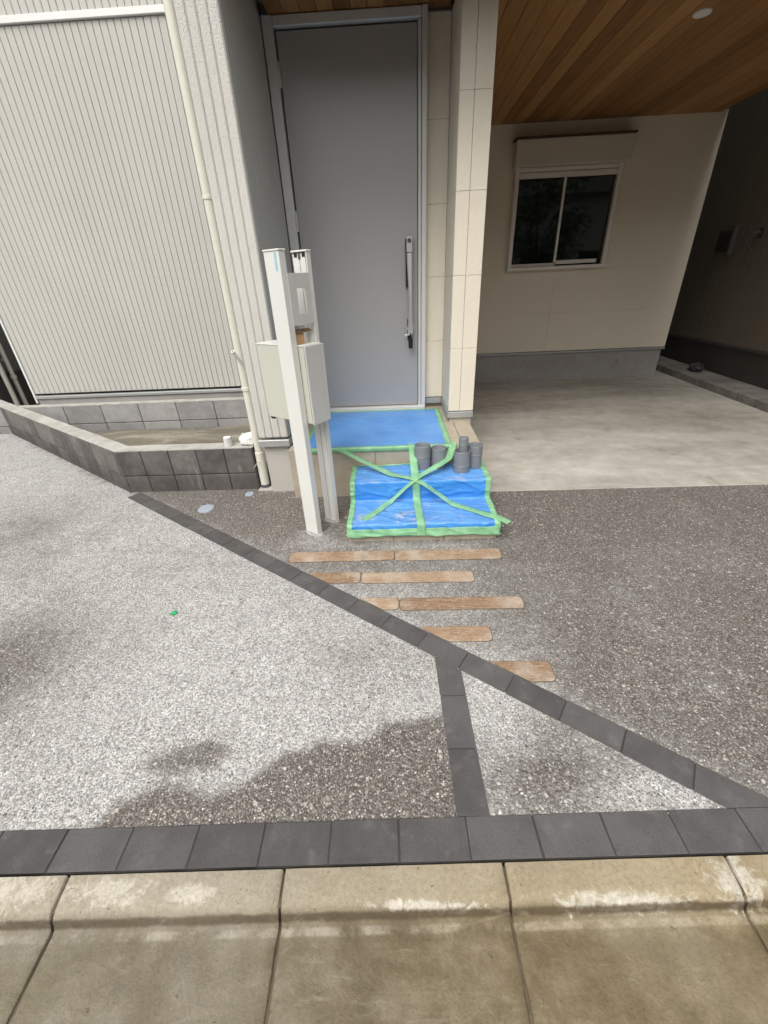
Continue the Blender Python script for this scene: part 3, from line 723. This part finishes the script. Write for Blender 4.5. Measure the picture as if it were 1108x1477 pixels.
# ------------------------------------------------------------------ blue sheets and green tape
def solid_grid(pts, th=.0012):
    """pts[i][j] 3D grid -> thin closed sheet, second skin along the vertex normals"""
    A = np.array([[tuple(p) for p in r] for r in pts]); n, m = A.shape[:2]
    N_ = np.cross(np.gradient(A, axis=1), np.gradient(A, axis=0)); N_ /= np.linalg.norm(N_, axis=2, keepdims=True) + 1e-12
    if N_[..., 2].mean() - N_[..., 1].mean() < 0: N_ = -N_
    B = A - N_*th; b = bmesh.new()
    V = [[b.verts.new(p) for p in r] for r in A]; U = [[b.verts.new(p) for p in r] for r in B]
    for i in range(n-1):
        for j in range(m-1):
            b.faces.new((V[i][j], V[i][j+1], V[i+1][j+1], V[i+1][j])); b.faces.new((U[i][j], U[i+1][j], U[i+1][j+1], U[i][j+1]))
    ring = [(0, j) for j in range(m)] + [(i, m-1) for i in range(1, n)] + [(n-1, j) for j in range(m-2, -1, -1)] + [(i, 0) for i in range(n-2, 0, -1)]
    for (i, j), (k, l) in zip(ring, ring[1:] + ring[:1]): b.faces.new((V[i][j], U[i][j], U[k][l], V[k][l]))
    return b
PROF = [(2.664, .2745), (2.560, .2740), (2.425, .2745), (2.398, .2750), (2.391, .2715), (2.389, .262), (2.389, .165), (2.386, .150), (2.376, .1445), (2.30, .1440), (2.12, .1450), (2.090, .1455), (2.081, .142), (2.079, .132), (2.078, .10), (2.075, .072)]
PL = [0]
for a, b2 in zip(PROF, PROF[1:]): PL.append(PL[-1] + math.dist(a, b2))
def prof_at(s):
    s = min(max(s, 0), PL[-1] - 1e-6)
    for i in range(len(PL)-1):
        if PL[i] <= s <= PL[i+1]:
            t = (s-PL[i])/(PL[i+1]-PL[i]); a, b2 = PROF[i], PROF[i+1]
            d = Vector((0, b2[0]-a[0], b2[1]-a[1])).normalized(); return Vector((0, a[0]+(b2[0]-a[0])*t, a[1]+(b2[1]-a[1])*t)), Vector((0, d.z, -d.y))*1.0
def wr(x, s):
    a = noise.noise((x*5.5 + s*3.0, s*9.0, 3.1)); a2 = noise.noise((x*14, s*20 + x*9, 8.7)); 
    fold = math.exp(-((s - .36 - .30*(x + .3)*(1 if x < .15 else .6))/.028)**2) * (1 if x < .2 else .5)
    a3 = 1 - abs(noise.noise((x*3.2 + s*6, s*15 - x*5, 1.3)))*5
    a4 = 1 - abs(noise.noise((x*7 - s*4, s*22 + x*3, 5.5)))*7
    return .0040*abs(a) + .0026*abs(a2) + .0060*fold + .0060*max(0, a3) + .0035*max(0, a4)
S_IN = PL[7]
def surf(x, s, off=0):
    p, _ = prof_at(s); n = Vector((0, 0, 0))
    for k in (-.016, -.008, 0, .008, .016):
        n_ = prof_at(s + k)[1]; n += Vector((0, -abs(n_.y), abs(n_.z)))
    n.normalize(); damp = min(1.0, .12 + abs(s - S_IN)/.05)
    q = p + n*(wr(x, s)*damp + off); return Vector((x, q.y, q.z))
sheetS = thing('protective_sheet', (.14, 2.35, .15), 'wrinkled dusty blue sheet taped over the two entrance steps, crossed by a green tape star', 'sheet')
nS, nX = 150, 110
g1 = [[surf(SX0-.004 + (SX1-SX0+.012)*i/nX, PL[-1]*j/nS) for i in range(nX+1)] for j in range(nS+1)]
link('sheet', solid_grid(g1, .0015), 'sheet', sheetS, smooth=True)
def surf_edge(x0, x1, nx, i, s, s1, f_, wave, off):
    x = x0 + (x1-x0)*i/nx; p = surf(x, s, off); d_ = wave*f_*(noise.noise((x*4.2, 1.7, 0)) + .5*noise.noise((x*13, 4.1, 0)))
    return Vector((p.x, p.y - .35*abs(d_), p.z + d_))
def tape_on(x0, x1, s0, s1, nx, ns, jag=.003, off=.0035, wave=0):
    rows = []
    for j in range(ns+1):
        s = s0 + (s1-s0)*j/ns
        rows.append([surf_edge(x0, x1, nx, i, s, s1, j/ns, wave, off) if wave else surf(x0 + (x1-x0)*i/nx + (jag*noise.noise((s*13, i*3.3, x0)) if i in (0, nx) else 0), s, off) for i in range(nx+1)])
    return link('tape', solid_grid(rows, .0009), 'tape', sheetS, smooth=True)
tape_on(SX0-.008, SX0+.026, 0, PL[-1]-.02, 4, 110); tape_on(SX1-.022, SX1+.012, 0, PL[-1]-.02, 4, 110)
tape_on(SX0-.01, SX1+.012, PL[-1]-.050, PL[-1], 60, 8, off=.0055, wave=.016); tape_on(SX0-.01, .19, -.0, .018, 30, 3, off=.0052)
def ribbon(path, w, name='tape', parent=sheetS, sub=8, twist=0):
    pts = [Vector(p) for p in path]
    for _ in range(2):       # round the bends a little, keep the runs between them taut
        q = [pts[0]]
        for p1, p2 in zip(pts, pts[1:]):
            e_ = min(.25, .012/max((p2-p1).length, 1e-6)); q += [p1.lerp(p2, e_), p1.lerp(p2, 1-e_)]
        pts = q + [pts[-1]]
    P_ = []
    for p1, p2 in zip(pts, pts[1:]):
        n_ = max(1, int((p2-p1).length/.012)); P_ += [p1.lerp(p2, k/n_) for k in range(n_)]
    P_.append(pts[-1]); rows = []
    for i, p in enumerate(P_):
        d = (P_[min(i+1, len(P_)-1)] - P_[max(i-1, 0)]); h = Vector((d.x, d.y, 0))
        if h.length < abs(d.z)*.35: h = Vector((0, -1, 0))
        side = h.normalized().cross(Vector((0,0,1)))
        jw = w/2*(1 + .08*noise.noise(p*9))
        rows.append([p + side*jw*u + Vector((0,0,.0022*(1-u*u)*noise.noise(p*12) + .0016*noise.noise((p.x*34, p.y*34, u*2)) + (.004*noise.noise((p.x*6, p.y*6, 9))*u))) for u in (-1, -.5, 0, .5, 1)])
    return link(name, solid_grid(rows, .0010), 'tape', parent, smooth=True)
ribbon([(.108,2.715,.4085), (.110,2.674,.4060), (.118,2.398,.2880), (.121,2.378,.272), (.124,2.374,.170), (.125,2.352,.1545), (.134,2.080,.1555), (.135,2.068,.150), (.136,2.064,.075)], .050)
ribbon([(-.405,2.705,.4090), (-.390,2.674,.4055), (-.205,2.572,.343), (-.03,2.468,.2935), (.118,2.402,.2905), (.165,2.372,.272), (.345,2.300,.1560), (.57,2.125,.1565), (.625,2.085,.153), (.640,2.068,.146)], .051)
ribbon([(.395,2.712,.4095), (.387,2.674,.4055), (.345,2.560,.352), (.118,2.400,.2930), (.075,2.374,.268), (-.045,2.348,.1575), (-.075,2.315,.1560), (-.125,2.235,.1560), (-.205,2.135,.1560)], .049)
# landing sheet
sheetL = thing('protective_sheet', (-.12, 3.15, .4), 'flat blue sheet with green tape border on the porch in front of the door', 'sheet')
def lz(x, y): return .4035 + .0022*abs(noise.noise((x*4, y*4, 1.0))) + .0012*abs(noise.noise((x*15, y*15, 4)))
lx0, lx1, ly0, ly1 = -.640, .362, 2.676, 3.585
g2 = [[Vector((lx0 + (lx1-lx0)*i/60, ly0 + (ly1-ly0)*j/60, lz(lx0 + (lx1-lx0)*i/60, ly0 + (ly1-ly0)*j/60))) for i in range(61)] for j in range(61)]
link('sheet', solid_grid(g2, .0015), 'sheet', sheetL, smooth=True)
def flat_tape(x0, x1, y0, y1):
    nx, ny = max(3, int((x1-x0)/.02)), max(3, int((y1-y0)/.02))
    rows = [[Vector((x0 + (x1-x0)*i/nx, y0 + (y1-y0)*j/ny, lz(x0 + (x1-x0)*i/nx, y0 + (y1-y0)*j/ny) + .002)) for i in range(nx+1)] for j in range(ny+1)]
    return link('tape', solid_grid(rows, .0008), 'tape', sheetL, smooth=True)
flat_tape(lx1-.022, lx1+.020, ly0+.014, ly1); flat_tape(lx0-.02, lx0+.02, ly0+.014, ly1); flat_tape(lx0+.022, lx1-.024, ly1-.022, ly1+.003)
rows = []
for (y, z) in ((2.698, .4085), (2.684, .4085), (2.6745, .4055), (2.6725, .398), (2.6725, .376)):
    rows.append([Vector((lx0-.02 + (lx1-lx0+.045)*i/50, y, z + .0012*noise.noise((i*.4, y*9, 0)))) for i in range(51)])
link('tape', solid_grid(rows, .0009), 'tape', sheetL, smooth=True)

# ------------------------------------------------------------------ pipe sockets on the step
def socket(x, y, z0, h, r, label, ridge=(.5,), flare=.0, tilt=0):
    t = thing('pipe_socket', (x, y, z0), label, 'pipe fitting', 'grey pipe fittings on the blue steps')
    w = .0055; pr = [(r, z0), ]
    for f in sorted(ridge):
        zz = z0 + h*f; pr += [(r, zz-.003), (r+.0022, zz-.001), (r+.0022, zz+.001), (r+.0006, zz+.003)]
    pr += [(r+flare, z0+h-.002), (r+flare-.0015, z0+h), (r-w+.001, z0+h), (r-w, z0+h-.002), (r-w, z0+h*.5+.004), (r-w-.004, z0+h*.5), (r-w, z0+h*.5-.004), (r-w, z0), (r, z0)]
    b = lathe(pr, x, y, 40); bmesh.ops.remove_doubles(b, verts=b.verts[:], dist=1e-6)
    o = link('body', b, 'pvc', t); shade_auto(o, 30)
    return t
Z2 = .2785
socket(.175, 2.600, Z2, .163, .0535, 'wide grey pipe socket at the left end of the fittings on the upper step', (.55,))
socket(.285, 2.612, Z2, .138, .0505, 'shorter grey pipe socket second from left, beside the porch edge', (.30,))
socket(.428, 2.535, Z2, .140, .0520, 'grey pipe socket standing nearest, with a narrow pipe stuck in it', (.28, .32))
socket(.521, 2.600, Z2, .152, .0500, 'grey pipe socket at the right end, behind the one holding a narrow pipe', (.6,))
socket(.436, 2.548, Z2+.0005, .222, .0300, 'narrow grey pipe piece standing upright inside the front socket', (.80,))

# ------------------------------------------------------------------ letterbox post
TH = R(-34); PA = Vector((math.cos(TH), math.sin(TH), 0)); PB = Vector((-math.sin(TH), math.cos(TH), 0)); PO = Vector((-.4995, 2.171, 0))
LP = thing('letterbox_post', (-.47, 2.27, .03), 'pale metal twin-post letterbox stand beside the porch steps', 'letterbox')
def lp(name, a0, a1, b0, b1, z0, z1, mat, bev=.0015, parent=None):
    return link(name, frame_bm(PO, PA, PB, a0, a1, b0, b1, z0, z1, bev), mat, LP)
lp('post', -.100, 0, 0, .040, -.05, 1.532, 'post', .002)
# rear post: an open channel facing the front post
lp('post', -.100, -.094, .182, .205, -.05, 1.532, 'post'); lp('post', -.006, 0, .176, .205, -.05, 1.532, 'post', .001); lp('post', -.0935, -.0065, .196, .2045, -.05, 1.531, 'post', 0)
lp('channel_lip', -.093, -.053, .179, .183, -.04, 1.526, 'post', 0); lp('channel_lip', -.049, -.012, .179, .183, -.04, 1.526, 'post', 0)
lp('post_cap', -.103, .003, -.003, .043, 1.5325, 1.5405, 'post', .002); lp('post_cap', -.103, .003, .173, .208, 1.5325, 1.5405, 'post', .002)
lp('cap_clip', -.085, -.064, .1765, .1788, 1.512, 1.5315, 'black', .001); lp('cap_clip', -.058, -.042, .1765, .1788, 1.503, 1.5315, 'pvcd', .001); lp('cap_clip', -.032, -.012, .1765, .1788, 1.512, 1.5315, 'black', .001)
lp('film_strip', -.030, -.017, -.0016, -.0004, 1.455, 1.528, 'film', 0)
# face plate with a slot
for r in ((.034, .082, 1.222, 1.445), (.140, .1755, 1.222, 1.445), (.0825, .1395, 1.381, 1.4445), (.0825, .1395, 1.2225, 1.270)):
    lp('face_plate', -.004, .002, *r, 'plate', 0)
# letterbox through the posts
lp('letterbox', -.318, .036, .0435, .1755, .730, 1.124, 'boxface', .003)
lp('door_gap', .0355, .0395, .0445, .1745, .731, 1.123, 'alud', 0)
lp('letterbox_door', .0400, .049, .0405, .152, .726, 1.128, 'plate', .002); lp('letterbox_door', .0400, .0485, .1532, .1785, .727, 1.127, 'plate', .002)
lp('letterbox_lid', -.322, .030, .041, .178, 1.1245, 1.130, 'post', .001)
lp('letterbox_foot', -.312, -.285, .052, .068, .716, .7295, 'black', .001)
for q_, r_ in (((PO + PA*-.05 + PB*.02), .072), ((PO + PA*-.05 + PB*.19), .062)):
    b = bmesh.new(); n_ = 28; z_ = zg(q_.y)
    c_ = b.verts.new((q_.x, q_.y, z_+.010)); rs_ = []
    for (f_, h_) in ((.62, .009), (.85, .005), (1.0, -.002)):
        rs_.append([b.verts.new((q_.x + PA.x*r_*f_*math.cos(6.2832*k/n_)*(1+.18*noise.noise((k*.7, f_, r_*90))) + PB.x*r_*.62*f_*math.sin(6.2832*k/n_), q_.y + PA.y*r_*f_*math.cos(6.2832*k/n_)*(1+.18*noise.noise((k*.7, f_, r_*90))) + PB.y*r_*.62*f_*math.sin(6.2832*k/n_), z_ + h_ + .002*noise.noise((k*.9, f_*5, 0)))) for k in range(n_)])
    for k in range(n_): b.faces.new((c_, rs_[0][k], rs_[0][(k+1) % n_]))
    for A_, B_ in zip(rs_, rs_[1:]):
        for k in range(n_): b.faces.new((A_[k], B_[k], B_[(k+1) % n_], A_[(k+1) % n_]))
    link('mortar_footing', b, 'agg2', LP, smooth=True)
# cardboard on the box
t = thing('cardboard_box', (-.47, 2.25, 1.13), 'small brown cardboard box standing on the letterbox between the posts', 'box')
link('carton', frame_bm(PO, PA, PB, -.068, -.022, .060, .118, 1.1305, 1.180, .001), 'card', t)
link('flap', frame_bm(PO, PA, PB, -.070, -.030, .058, .120, 1.1805, 1.183, 0), 'card', t)
t = thing('cardboard_pad', (-.45, 2.27, 1.185), 'folded corrugated cardboard pad wedged above the little brown box', 'cardboard')
for k in range(3): link('layer', frame_bm(PO, PA, PB, -.080+.004*k, -.014-.003*k, .046, .172-.006*k, 1.1838+.0052*k, 1.1884+.0052*k, .0005), 'cardd', t)
link('packing_block', frame_bm(PO, PA, PB, -.060, -.024, .088, .138, 1.1996, 1.2165, .002), 'white', None, 'white foam packing piece on the cardboard pad under the slotted plate', 'packing')

# ------------------------------------------------------------------ downpipe, conduit
dp = thing('downpipe', (-.992, 2.872, .05), 'cream rainwater downpipe running up the left edge of the entrance wing', 'downpipe')
dx, dy, dr_ = -1.009, 2.868, .0285
o = link('pipe', tube([(dx, dy, .07), (dx, dy, 1.835), (dx, dy, 1.85), (dx, dy, 5.6)], dr_, 24), 'pipe', dp); shade_auto(o)
for z, h, rr in ((.775, .028, .0325), (1.828, .022, .0315)):
    o = link('coupling', lathe([(dr_, z), (rr+.001, z+.003), (rr+.001, z+h-.003), (dr_, z+h)], dx, dy), 'pipe', dp); shade_auto(o)
o = link('socket', lathe([(dr_, .335), (.0325, .330), (.0325, .075), (dr_, .070)], dx, dy), 'pipe', dp); shade_auto(o)
o = link('drain_adaptor', lathe([(0, .075), (.036, .075), (.038, .07), (.038, .02), (0, .02)], dx, dy), 'pvcd', dp); shade_auto(o)
cd = thing('conduit_stub', (-.955, 2.78, .9), 'short cream conduit stub sticking out beside the downpipe', 'conduit')
o = link('pipe', tube([(-.948, 2.80, .885), (-.972, 2.758, .975), (-.995, 2.718, 1.050)], .0105, 14), 'pipe', cd); shade_auto(o)
dvec = (Vector((-.995, 2.718, 1.050)) - Vector((-.972, 2.758, .975))).normalized(); e = Vector((-.995, 2.718, 1.050))
o = link('rim', tube([e - dvec*.004, e + dvec*.001], .0135, 16), 'white', cd); o = link('bore', tube([e + dvec*.0005, e + dvec*.0016], .0062, 12), 'alud', cd)
link('pipe_pad', prism([(-1.05, 2.80), (-.942, 2.80), (-.942, 2.91), (-1.05, 2.91)], .02, .052, .003), 'cap', None, 'pale mortar pad under the foot of the downpipe', 'mortar pad')

# ------------------------------------------------------------------ planter walls
pw = thing('planter_wall', (-2.1, 2.9, .04), 'low dark concrete block planter wall with an angled corner', 'planter wall')
def wall_blocks(p0, p1, thick, courses, step, parent, mat, capm, first=0, topz=None, cap=True, jit=.0012, round_end=False):
    p0, p1 = Vector((*p0, 0)), Vector((*p1, 0)); d = (p1-p0); Ln = d.length; d.normalize(); n = Vector((-d.y, d.x, 0))
    for (z0, z1) in courses:
        s = -first
        while s < Ln - .003:
            a, b2 = max(s, 0) + .0032, min(s+step, Ln) - .0032
            if b2 - a > .012:
                j = random.uniform(-jit, jit)
                link('block', frame_bm(p0, d, n, a, b2, j, thick, z0+.0035, z1-.0035, .0035), mat, parent)
            s += step
    zb, zt = courses[0][0], courses[-1][1]
    link('joint_fill', frame_bm(p0, d, n, .001, Ln-.001, .0055, thick-.004, zb, zt-.004, 0), 'mortar', parent)
    if cap:
        b = bm_box(0, Ln, 0, thick, zt-.003, zt+.004, 0); bmesh.ops.subdivide_edges(b, edges=[e_ for e_ in b.edges if abs(e_.verts[0].co.x-e_.verts[1].co.x) > .1], cuts=max(2, int(Ln/.05)))
        for v in b.verts:
            q = p0 + d*v.co.x + n*v.co.y; zz = v.co.z + (.003*noise.noise((v.co.x*9, v.co.y*30, 2)) if v.co.z > zt else 0); v.co = Vector((q.x, q.y, zz))
        link('coping', b, capm, parent)
A, Bc, Cc = (-1.045, 2.838), (-2.075, 2.850), (-4.75, 4.735)
CO = [(.02, .175), (.175, .375)]
wall_blocks(Bc, A, .115, CO, .209, pw, 'block', 'cap', first=.022)
# blocks of the angled wing; frame runs from the far end to the corner so that its face looks at the street
wall_blocks(Cc, Bc, .115, CO, .209, pw, 'block', 'cap', first=.11)
for z0, z1 in CO:      # rounded quoin closing the corner
    link('quoin', prism([(-2.079, 2.848), (-2.068, 2.8445), (-2.055, 2.848), (-2.06, 2.87), (-2.085, 2.865)], z0+.0035, z1-.0035, .002), 'block', pw)
bw = thing('block_wall', (-2.7, 4.45, .05), 'light grey concrete block wall behind the planter, along the ribbed facade', 'block wall')
wall_blocks((-4.45, 4.400), (-1.0, 4.400), .10, [(-.02, .152), (.152, .352)], .412, bw, 'blockb', 'cap', first=.37)
# soil
sx = np.linspace(-4.4, -.96, 110); sy = np.linspace(2.93, 4.41, 60)
pts = []
for y in sy:
    row = []
    for x in sx:
        z = .115 - .045*(y-2.93)/1.4 + .022*noise.noise((x*1.6, y*3, 5)) + .008*noise.noise((x*9, y*9, 1)); row.append(Vector((x, y, z)))
    pts.append(row)
b = bmesh.new(); V = [[b.verts.new(p) for p in r] for r in pts]
for i in range(len(pts)-1):
    for j in range(len(pts[0])-1):
        c_ = (pts[i][j] + pts[i+1][j+1])/2
        if c_.x*DN.x + c_.y*DN.y > (-2.075*DN.x + 2.85*DN.y) + .06: b.faces.new((V[i][j], V[i][j+1], V[i+1][j+1], V[i+1][j]))
for v in [v for v in b.verts if not v.link_faces]: b.verts.remove(v)
link('planter_soil', b, 'soil', kind='structure', smooth=True)
# can and bag on the wall top
t = thing('paint_can', (-1.243, 2.895, .378), 'small white cup-shaped can standing on the planter wall', 'can')
o = link('body', lathe([(0, .379), (.0275, .379), (.029, .382), (.0255, .440), (.027, .443), (.0265, .446), (.0235, .445), (.023, .441), (0, .440)], -1.232, 2.885), 'white', t); shade_auto(o)
b = bmesh.new(); bmesh.ops.create_icosphere(b, subdivisions=4, radius=1)
for v in b.verts:
    p = v.co.copy(); bx_ = Vector([math.copysign(abs(c_)**.55, c_) for c_ in p])
    n_ = noise.noise(p*1.7 + Vector((4, 1, 0)))*.22 + (.5 - abs(noise.noise(p*3.1 + Vector((1, 5, 2)))))*.30 + noise.noise(p*9)*.04 - .12
    q = bx_*(1+n_); ear = max(0, p.z-.35)*max(0, p.x+.1)
    v.co = Vector((-1.088 + q.x*.060 + ear*.030, 2.922 + q.y*.052 + ear*.05, max(.3795, .415 + q.z*.038 + ear*.085)))
bag = link('plastic_bag', b, 'bag', None, 'crumpled white printed plastic bag on the planter wall by the downpipe', 'bag', smooth=True)
ct = link('cable_tie', tube([(-1.06, 2.832, .205), (-1.045, 2.80, .235), (-1.025, 2.805, .262), (-1.0, 2.842, .266)], .0022, 6), 'straw', None, 'thin straw-coloured tie poking out between planter wall and downpipe', 'tie')

# ------------------------------------------------------------------ small things on the paving
def disc(name, x, y, r, mat, label, cat, sq=1):
    z = zg(y) + .001
    b = lathe([(0, z+.0065), (r*.80, z+.0065), (r*.84, z+.0045), (r*.88, z+.0065), (r*.97, z+.006), (r, z+.003), (r, z-.01), (0, z-.01)], x, y, 36)
    o = link(name, b, mat, None, label, cat, 'round drain caps'); shade_auto(o, 30); return o
disc('drain_cap', -1.355, 2.55, .056, 'cap_blue', 'larger round pale drain cap in the gravel in front of the planter', 'drain cap')
disc('drain_cap', -1.105, 2.755, .034, 'cap_blue', 'smaller round pale drain cap close to the planter wall and downpipe', 'drain cap')
b = bmesh.new(); vs = []
for k in range(14):
    a = 2*math.pi*k/14; rr = .016*(1 + .35*noise.noise((math.cos(a)*2, math.sin(a)*2, 3))); vs.append(b.verts.new((-1.109 + rr*math.cos(a)*1.05, 1.51 + rr*math.sin(a), zg(1.5)+.004 + .004*noise.noise((k*1.3, 0, 0)))))
b.faces.new(vs); bmesh.ops.solidify(b, geom=b.faces[:], thickness=.0015)
link('tape_scrap', b, 'green', None, 'little torn scrap of green tape on the pale paving', 'scrap')

# ------------------------------------------------------------------ right side: kerb and neighbouring house
rk = thing('boundary_kerb', (3.9, 5, .06), 'low weathered concrete kerb along the right side of the carport', 'kerb')
y = 2.2
while y < 9.5:
    b = bm_box(3.758, 4.13, y+.003, min(y+1.2, 9.5)-.003, -.1, .088, .006)
    for v in b.verts: v.co.z += zg(v.co.y)
    link('kerb_block', b, 'kerbR', rk); y += 1.2
nh = thing('neighbouring_house', (6, 6, 0), 'dark brown neighbouring house wall beyond the carport', 'house')
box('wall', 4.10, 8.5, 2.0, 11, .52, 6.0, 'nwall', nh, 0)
box('foundation', 4.122, 8.5, 2.02, 11, -.1, .50, 'nfound', nh, 0); box('base_flashing', 4.085, 4.13, 2.0, 11, .498, .525, 'flashd', nh, .003)
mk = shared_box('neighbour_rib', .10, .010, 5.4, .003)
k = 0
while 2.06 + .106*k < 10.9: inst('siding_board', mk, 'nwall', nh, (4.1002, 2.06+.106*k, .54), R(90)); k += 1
t = thing('wall_vent', (4.08, 6.02, 1.5), 'small dark square vent box on the neighbouring wall', 'vent')
link('hood', bm_box(4.035, 4.0895, 5.93, 6.16, 1.52, 1.75, .006), 'nfound', t); link('edge_trim', bm_box(4.028, 4.0895, 5.905, 5.928, 1.48, 1.78, .003), 'nfound', t)
link('opening', bm_box(4.030, 4.0345, 5.95, 6.14, 1.54, 1.73, 0), 'alud', t)
t = thing('wall_bracket', (4.08, 5.55, 1.6), 'dark pipe hook fixed to the neighbouring wall right of the vent', 'bracket')
o = link('arm', tube([(4.09, 5.54, 1.68), (4.02, 5.54, 1.68), (3.99, 5.54, 1.65), (3.985, 5.54, 1.56), (3.99, 5.54, 1.535), (4.02, 5.54, 1.525)], .014, 10), 'nfound', t); shade_auto(o)
link('plate', bm_box(4.078, 4.0895, 5.505, 5.575, 1.63, 1.73, .003), 'nfound', t)
b = bmesh.new(); bmesh.ops.create_icosphere(b, subdivisions=4, radius=1)
for v in b.verts:
    p = v.co.copy(); n_ = 1 + .25*noise.noise(p*1.9) + .12*noise.noise(p*5); v.co = Vector((3.96 + p.x*n_*.075, 5.72 + p.y*n_*.10, max(.178, .225 + p.z*n_*.062)))
link('rubbish_bag', b, 'darkbag', None, 'small dark crumpled bag lying on the boundary kerb by the neighbouring wall', 'bag', smooth=True)

# ------------------------------------------------------------------ left gap: neighbouring wall and pipes
ln = thing('neighbouring_house', (-7, 7, 0), 'grey neighbouring wall glimpsed in the gap left of the ribbed facade', 'house')
box('wall', -9, -4.98, 4.9, 11, .54, 6, 'lwall', ln, 0); box('foundation', -9, -5.0, 4.92, 11, -.1, .54, 'lfound', ln, 0); box('base_flashing', -5.0, -4.955, 4.9, 11, .525, .558, 'flashd', ln, .003)
for yy, lab, r_ in ((5.31, 'nearer of two cream pipes standing in the gap left of the house', .027), (5.44, 'farther of two cream pipes in the left gap, with a joint ring', .025)):
    t = thing('gas_pipe', (-4.9, yy, 0), lab, 'pipe', 'cream pipes in the left gap')
    o = link('pipe', tube([(-4.9, yy, -.05), (-4.9, yy, 1.5), (-4.9, yy, 4.5)], r_, 14), 'pipe', t); shade_auto(o)
    if yy > 5.4: o = link('coupling', lathe([(r_, .48), (r_+.009, .485), (r_+.009, .52), (r_, .525)], -4.9, yy), 'pipe', t); shade_auto(o)
    link('clip', bm_box(-4.955, -4.905, yy-.012, yy+.012, .70, .725, .002), 'flash', t)

# ------------------------------------------------------------------ across the street, behind the camera (houses added to shade the carport, mirrored in the glass)
def opposite(x0, x1, h, mat, label):
    t = thing('added_opposite_house', ((x0+x1)/2, -10.5, 0), label, 'house', 'added houses across the street')
    box('wall', x0, x1, -15.5, -8.9, -.1, h, 'render', t, 0)
    b = bmesh.new(); xm = (x0+x1)/2
    q = [(x0-.4, -8.4, h), (x1+.4, -8.4, h), (x1+.4, -16, h), (x0-.4, -16, h)]; v = [b.verts.new(p) for p in q]; r0_, r1_ = b.verts.new((x0+1.2, -12.2, h+1.9)), b.verts.new((x1-1.2, -12.2, h+1.9))
    for f_ in ((v[0], v[1], r1_, r0_), (v[2], v[3], r0_, r1_), (v[1], v[2], r1_), (v[3], v[0], r0_), (v[3], v[2], v[1], v[0])): b.faces.new(f_)
    link('roof', b, 'nfound', t)
    n = max(2, int((x1-x0)/2.4))
    for zf in (1.0,):
        for i in range(n):
            cx = x0 + (x1-x0)*(i+.5)/n
            if zf < 2 and i == n//2:
                box('door', cx-.45, cx+.45, -8.898, -8.83, .0, 2.2, 'shut', t, .01); continue
            box('window_frame', cx-.70, cx+.70, -8.898, -8.84, zf-.05, zf+1.15, 'wframe', t, .01); box('pane', cx-.64, cx+.64, -8.839, -8.83, zf, zf+1.10, 'glass', t, 0)
opposite(-15.5, -5.6, 4.1, 'lwall', 'added grey house across the street, to the left behind the viewer')
opposite(-5.0, 4.2, 4.3, 'lwall', 'added grey house across the street, directly behind the viewer')
opposite(4.9, 14.5, 4.0, 'lwall', 'added grey house across the street, to the right behind the viewer')
# street tree mirrored in the right pane
tt = thing('street_tree', (5.4, -6.6, 0), 'leafy green tree across the street behind the viewer', 'tree')
b = tube([(5.4, -6.6, -.1), (5.42, -6.62, .9), (5.36, -6.58, 1.8), (5.42, -6.6, 2.6)], [.13, .11, .09, .05], 10)
for q in ((.8, .3, 3.3), (-.7, .5, 3.2), (.2, -.8, 3.5), (-.3, -.4, 3.9)): tube([(5.38, -6.6, 1.7), (5.38+q[0]*.5, -6.6+q[1]*.5, 2.5), (5.38+q[0], -6.6+q[1], q[2])], [.06, .04, .015], 7, bm=b)
link('trunk', b, 'nfound', tt)
b = bmesh.new(); rr = random.Random(5); clumps = [(5.4+rr.uniform(-1.2, 1.2), -6.6+rr.uniform(-1.1, 1.1), 3.0+rr.uniform(-.9, 1.3), rr.uniform(.35, .7)) for _ in range(26)]
for cx, cy, cz, cr in clumps:
    for _ in range(110):
        d_ = Vector((rr.gauss(0, 1), rr.gauss(0, 1), rr.gauss(0, 1))).normalized()*cr*rr.random()**.4; c_ = Vector((cx, cy, cz)) + d_
        u_ = Vector((rr.gauss(0, 1), rr.gauss(0, 1), rr.gauss(0, .6))).normalized()*.07; w_ = u_.orthogonal().normalized()*.04
        b.faces.new([b.verts.new(c_ - u_), b.verts.new(c_ + w_), b.verts.new(c_ + u_), b.verts.new(c_ - w_)])
MT['leaf'] = M_plain('leaf_green', (.05,.11,.03), .6, 0, .4, 3)
me = bpy.data.meshes.new('crown'); b.to_mesh(me); b.free(); link('crown', me, 'leaf', tt)
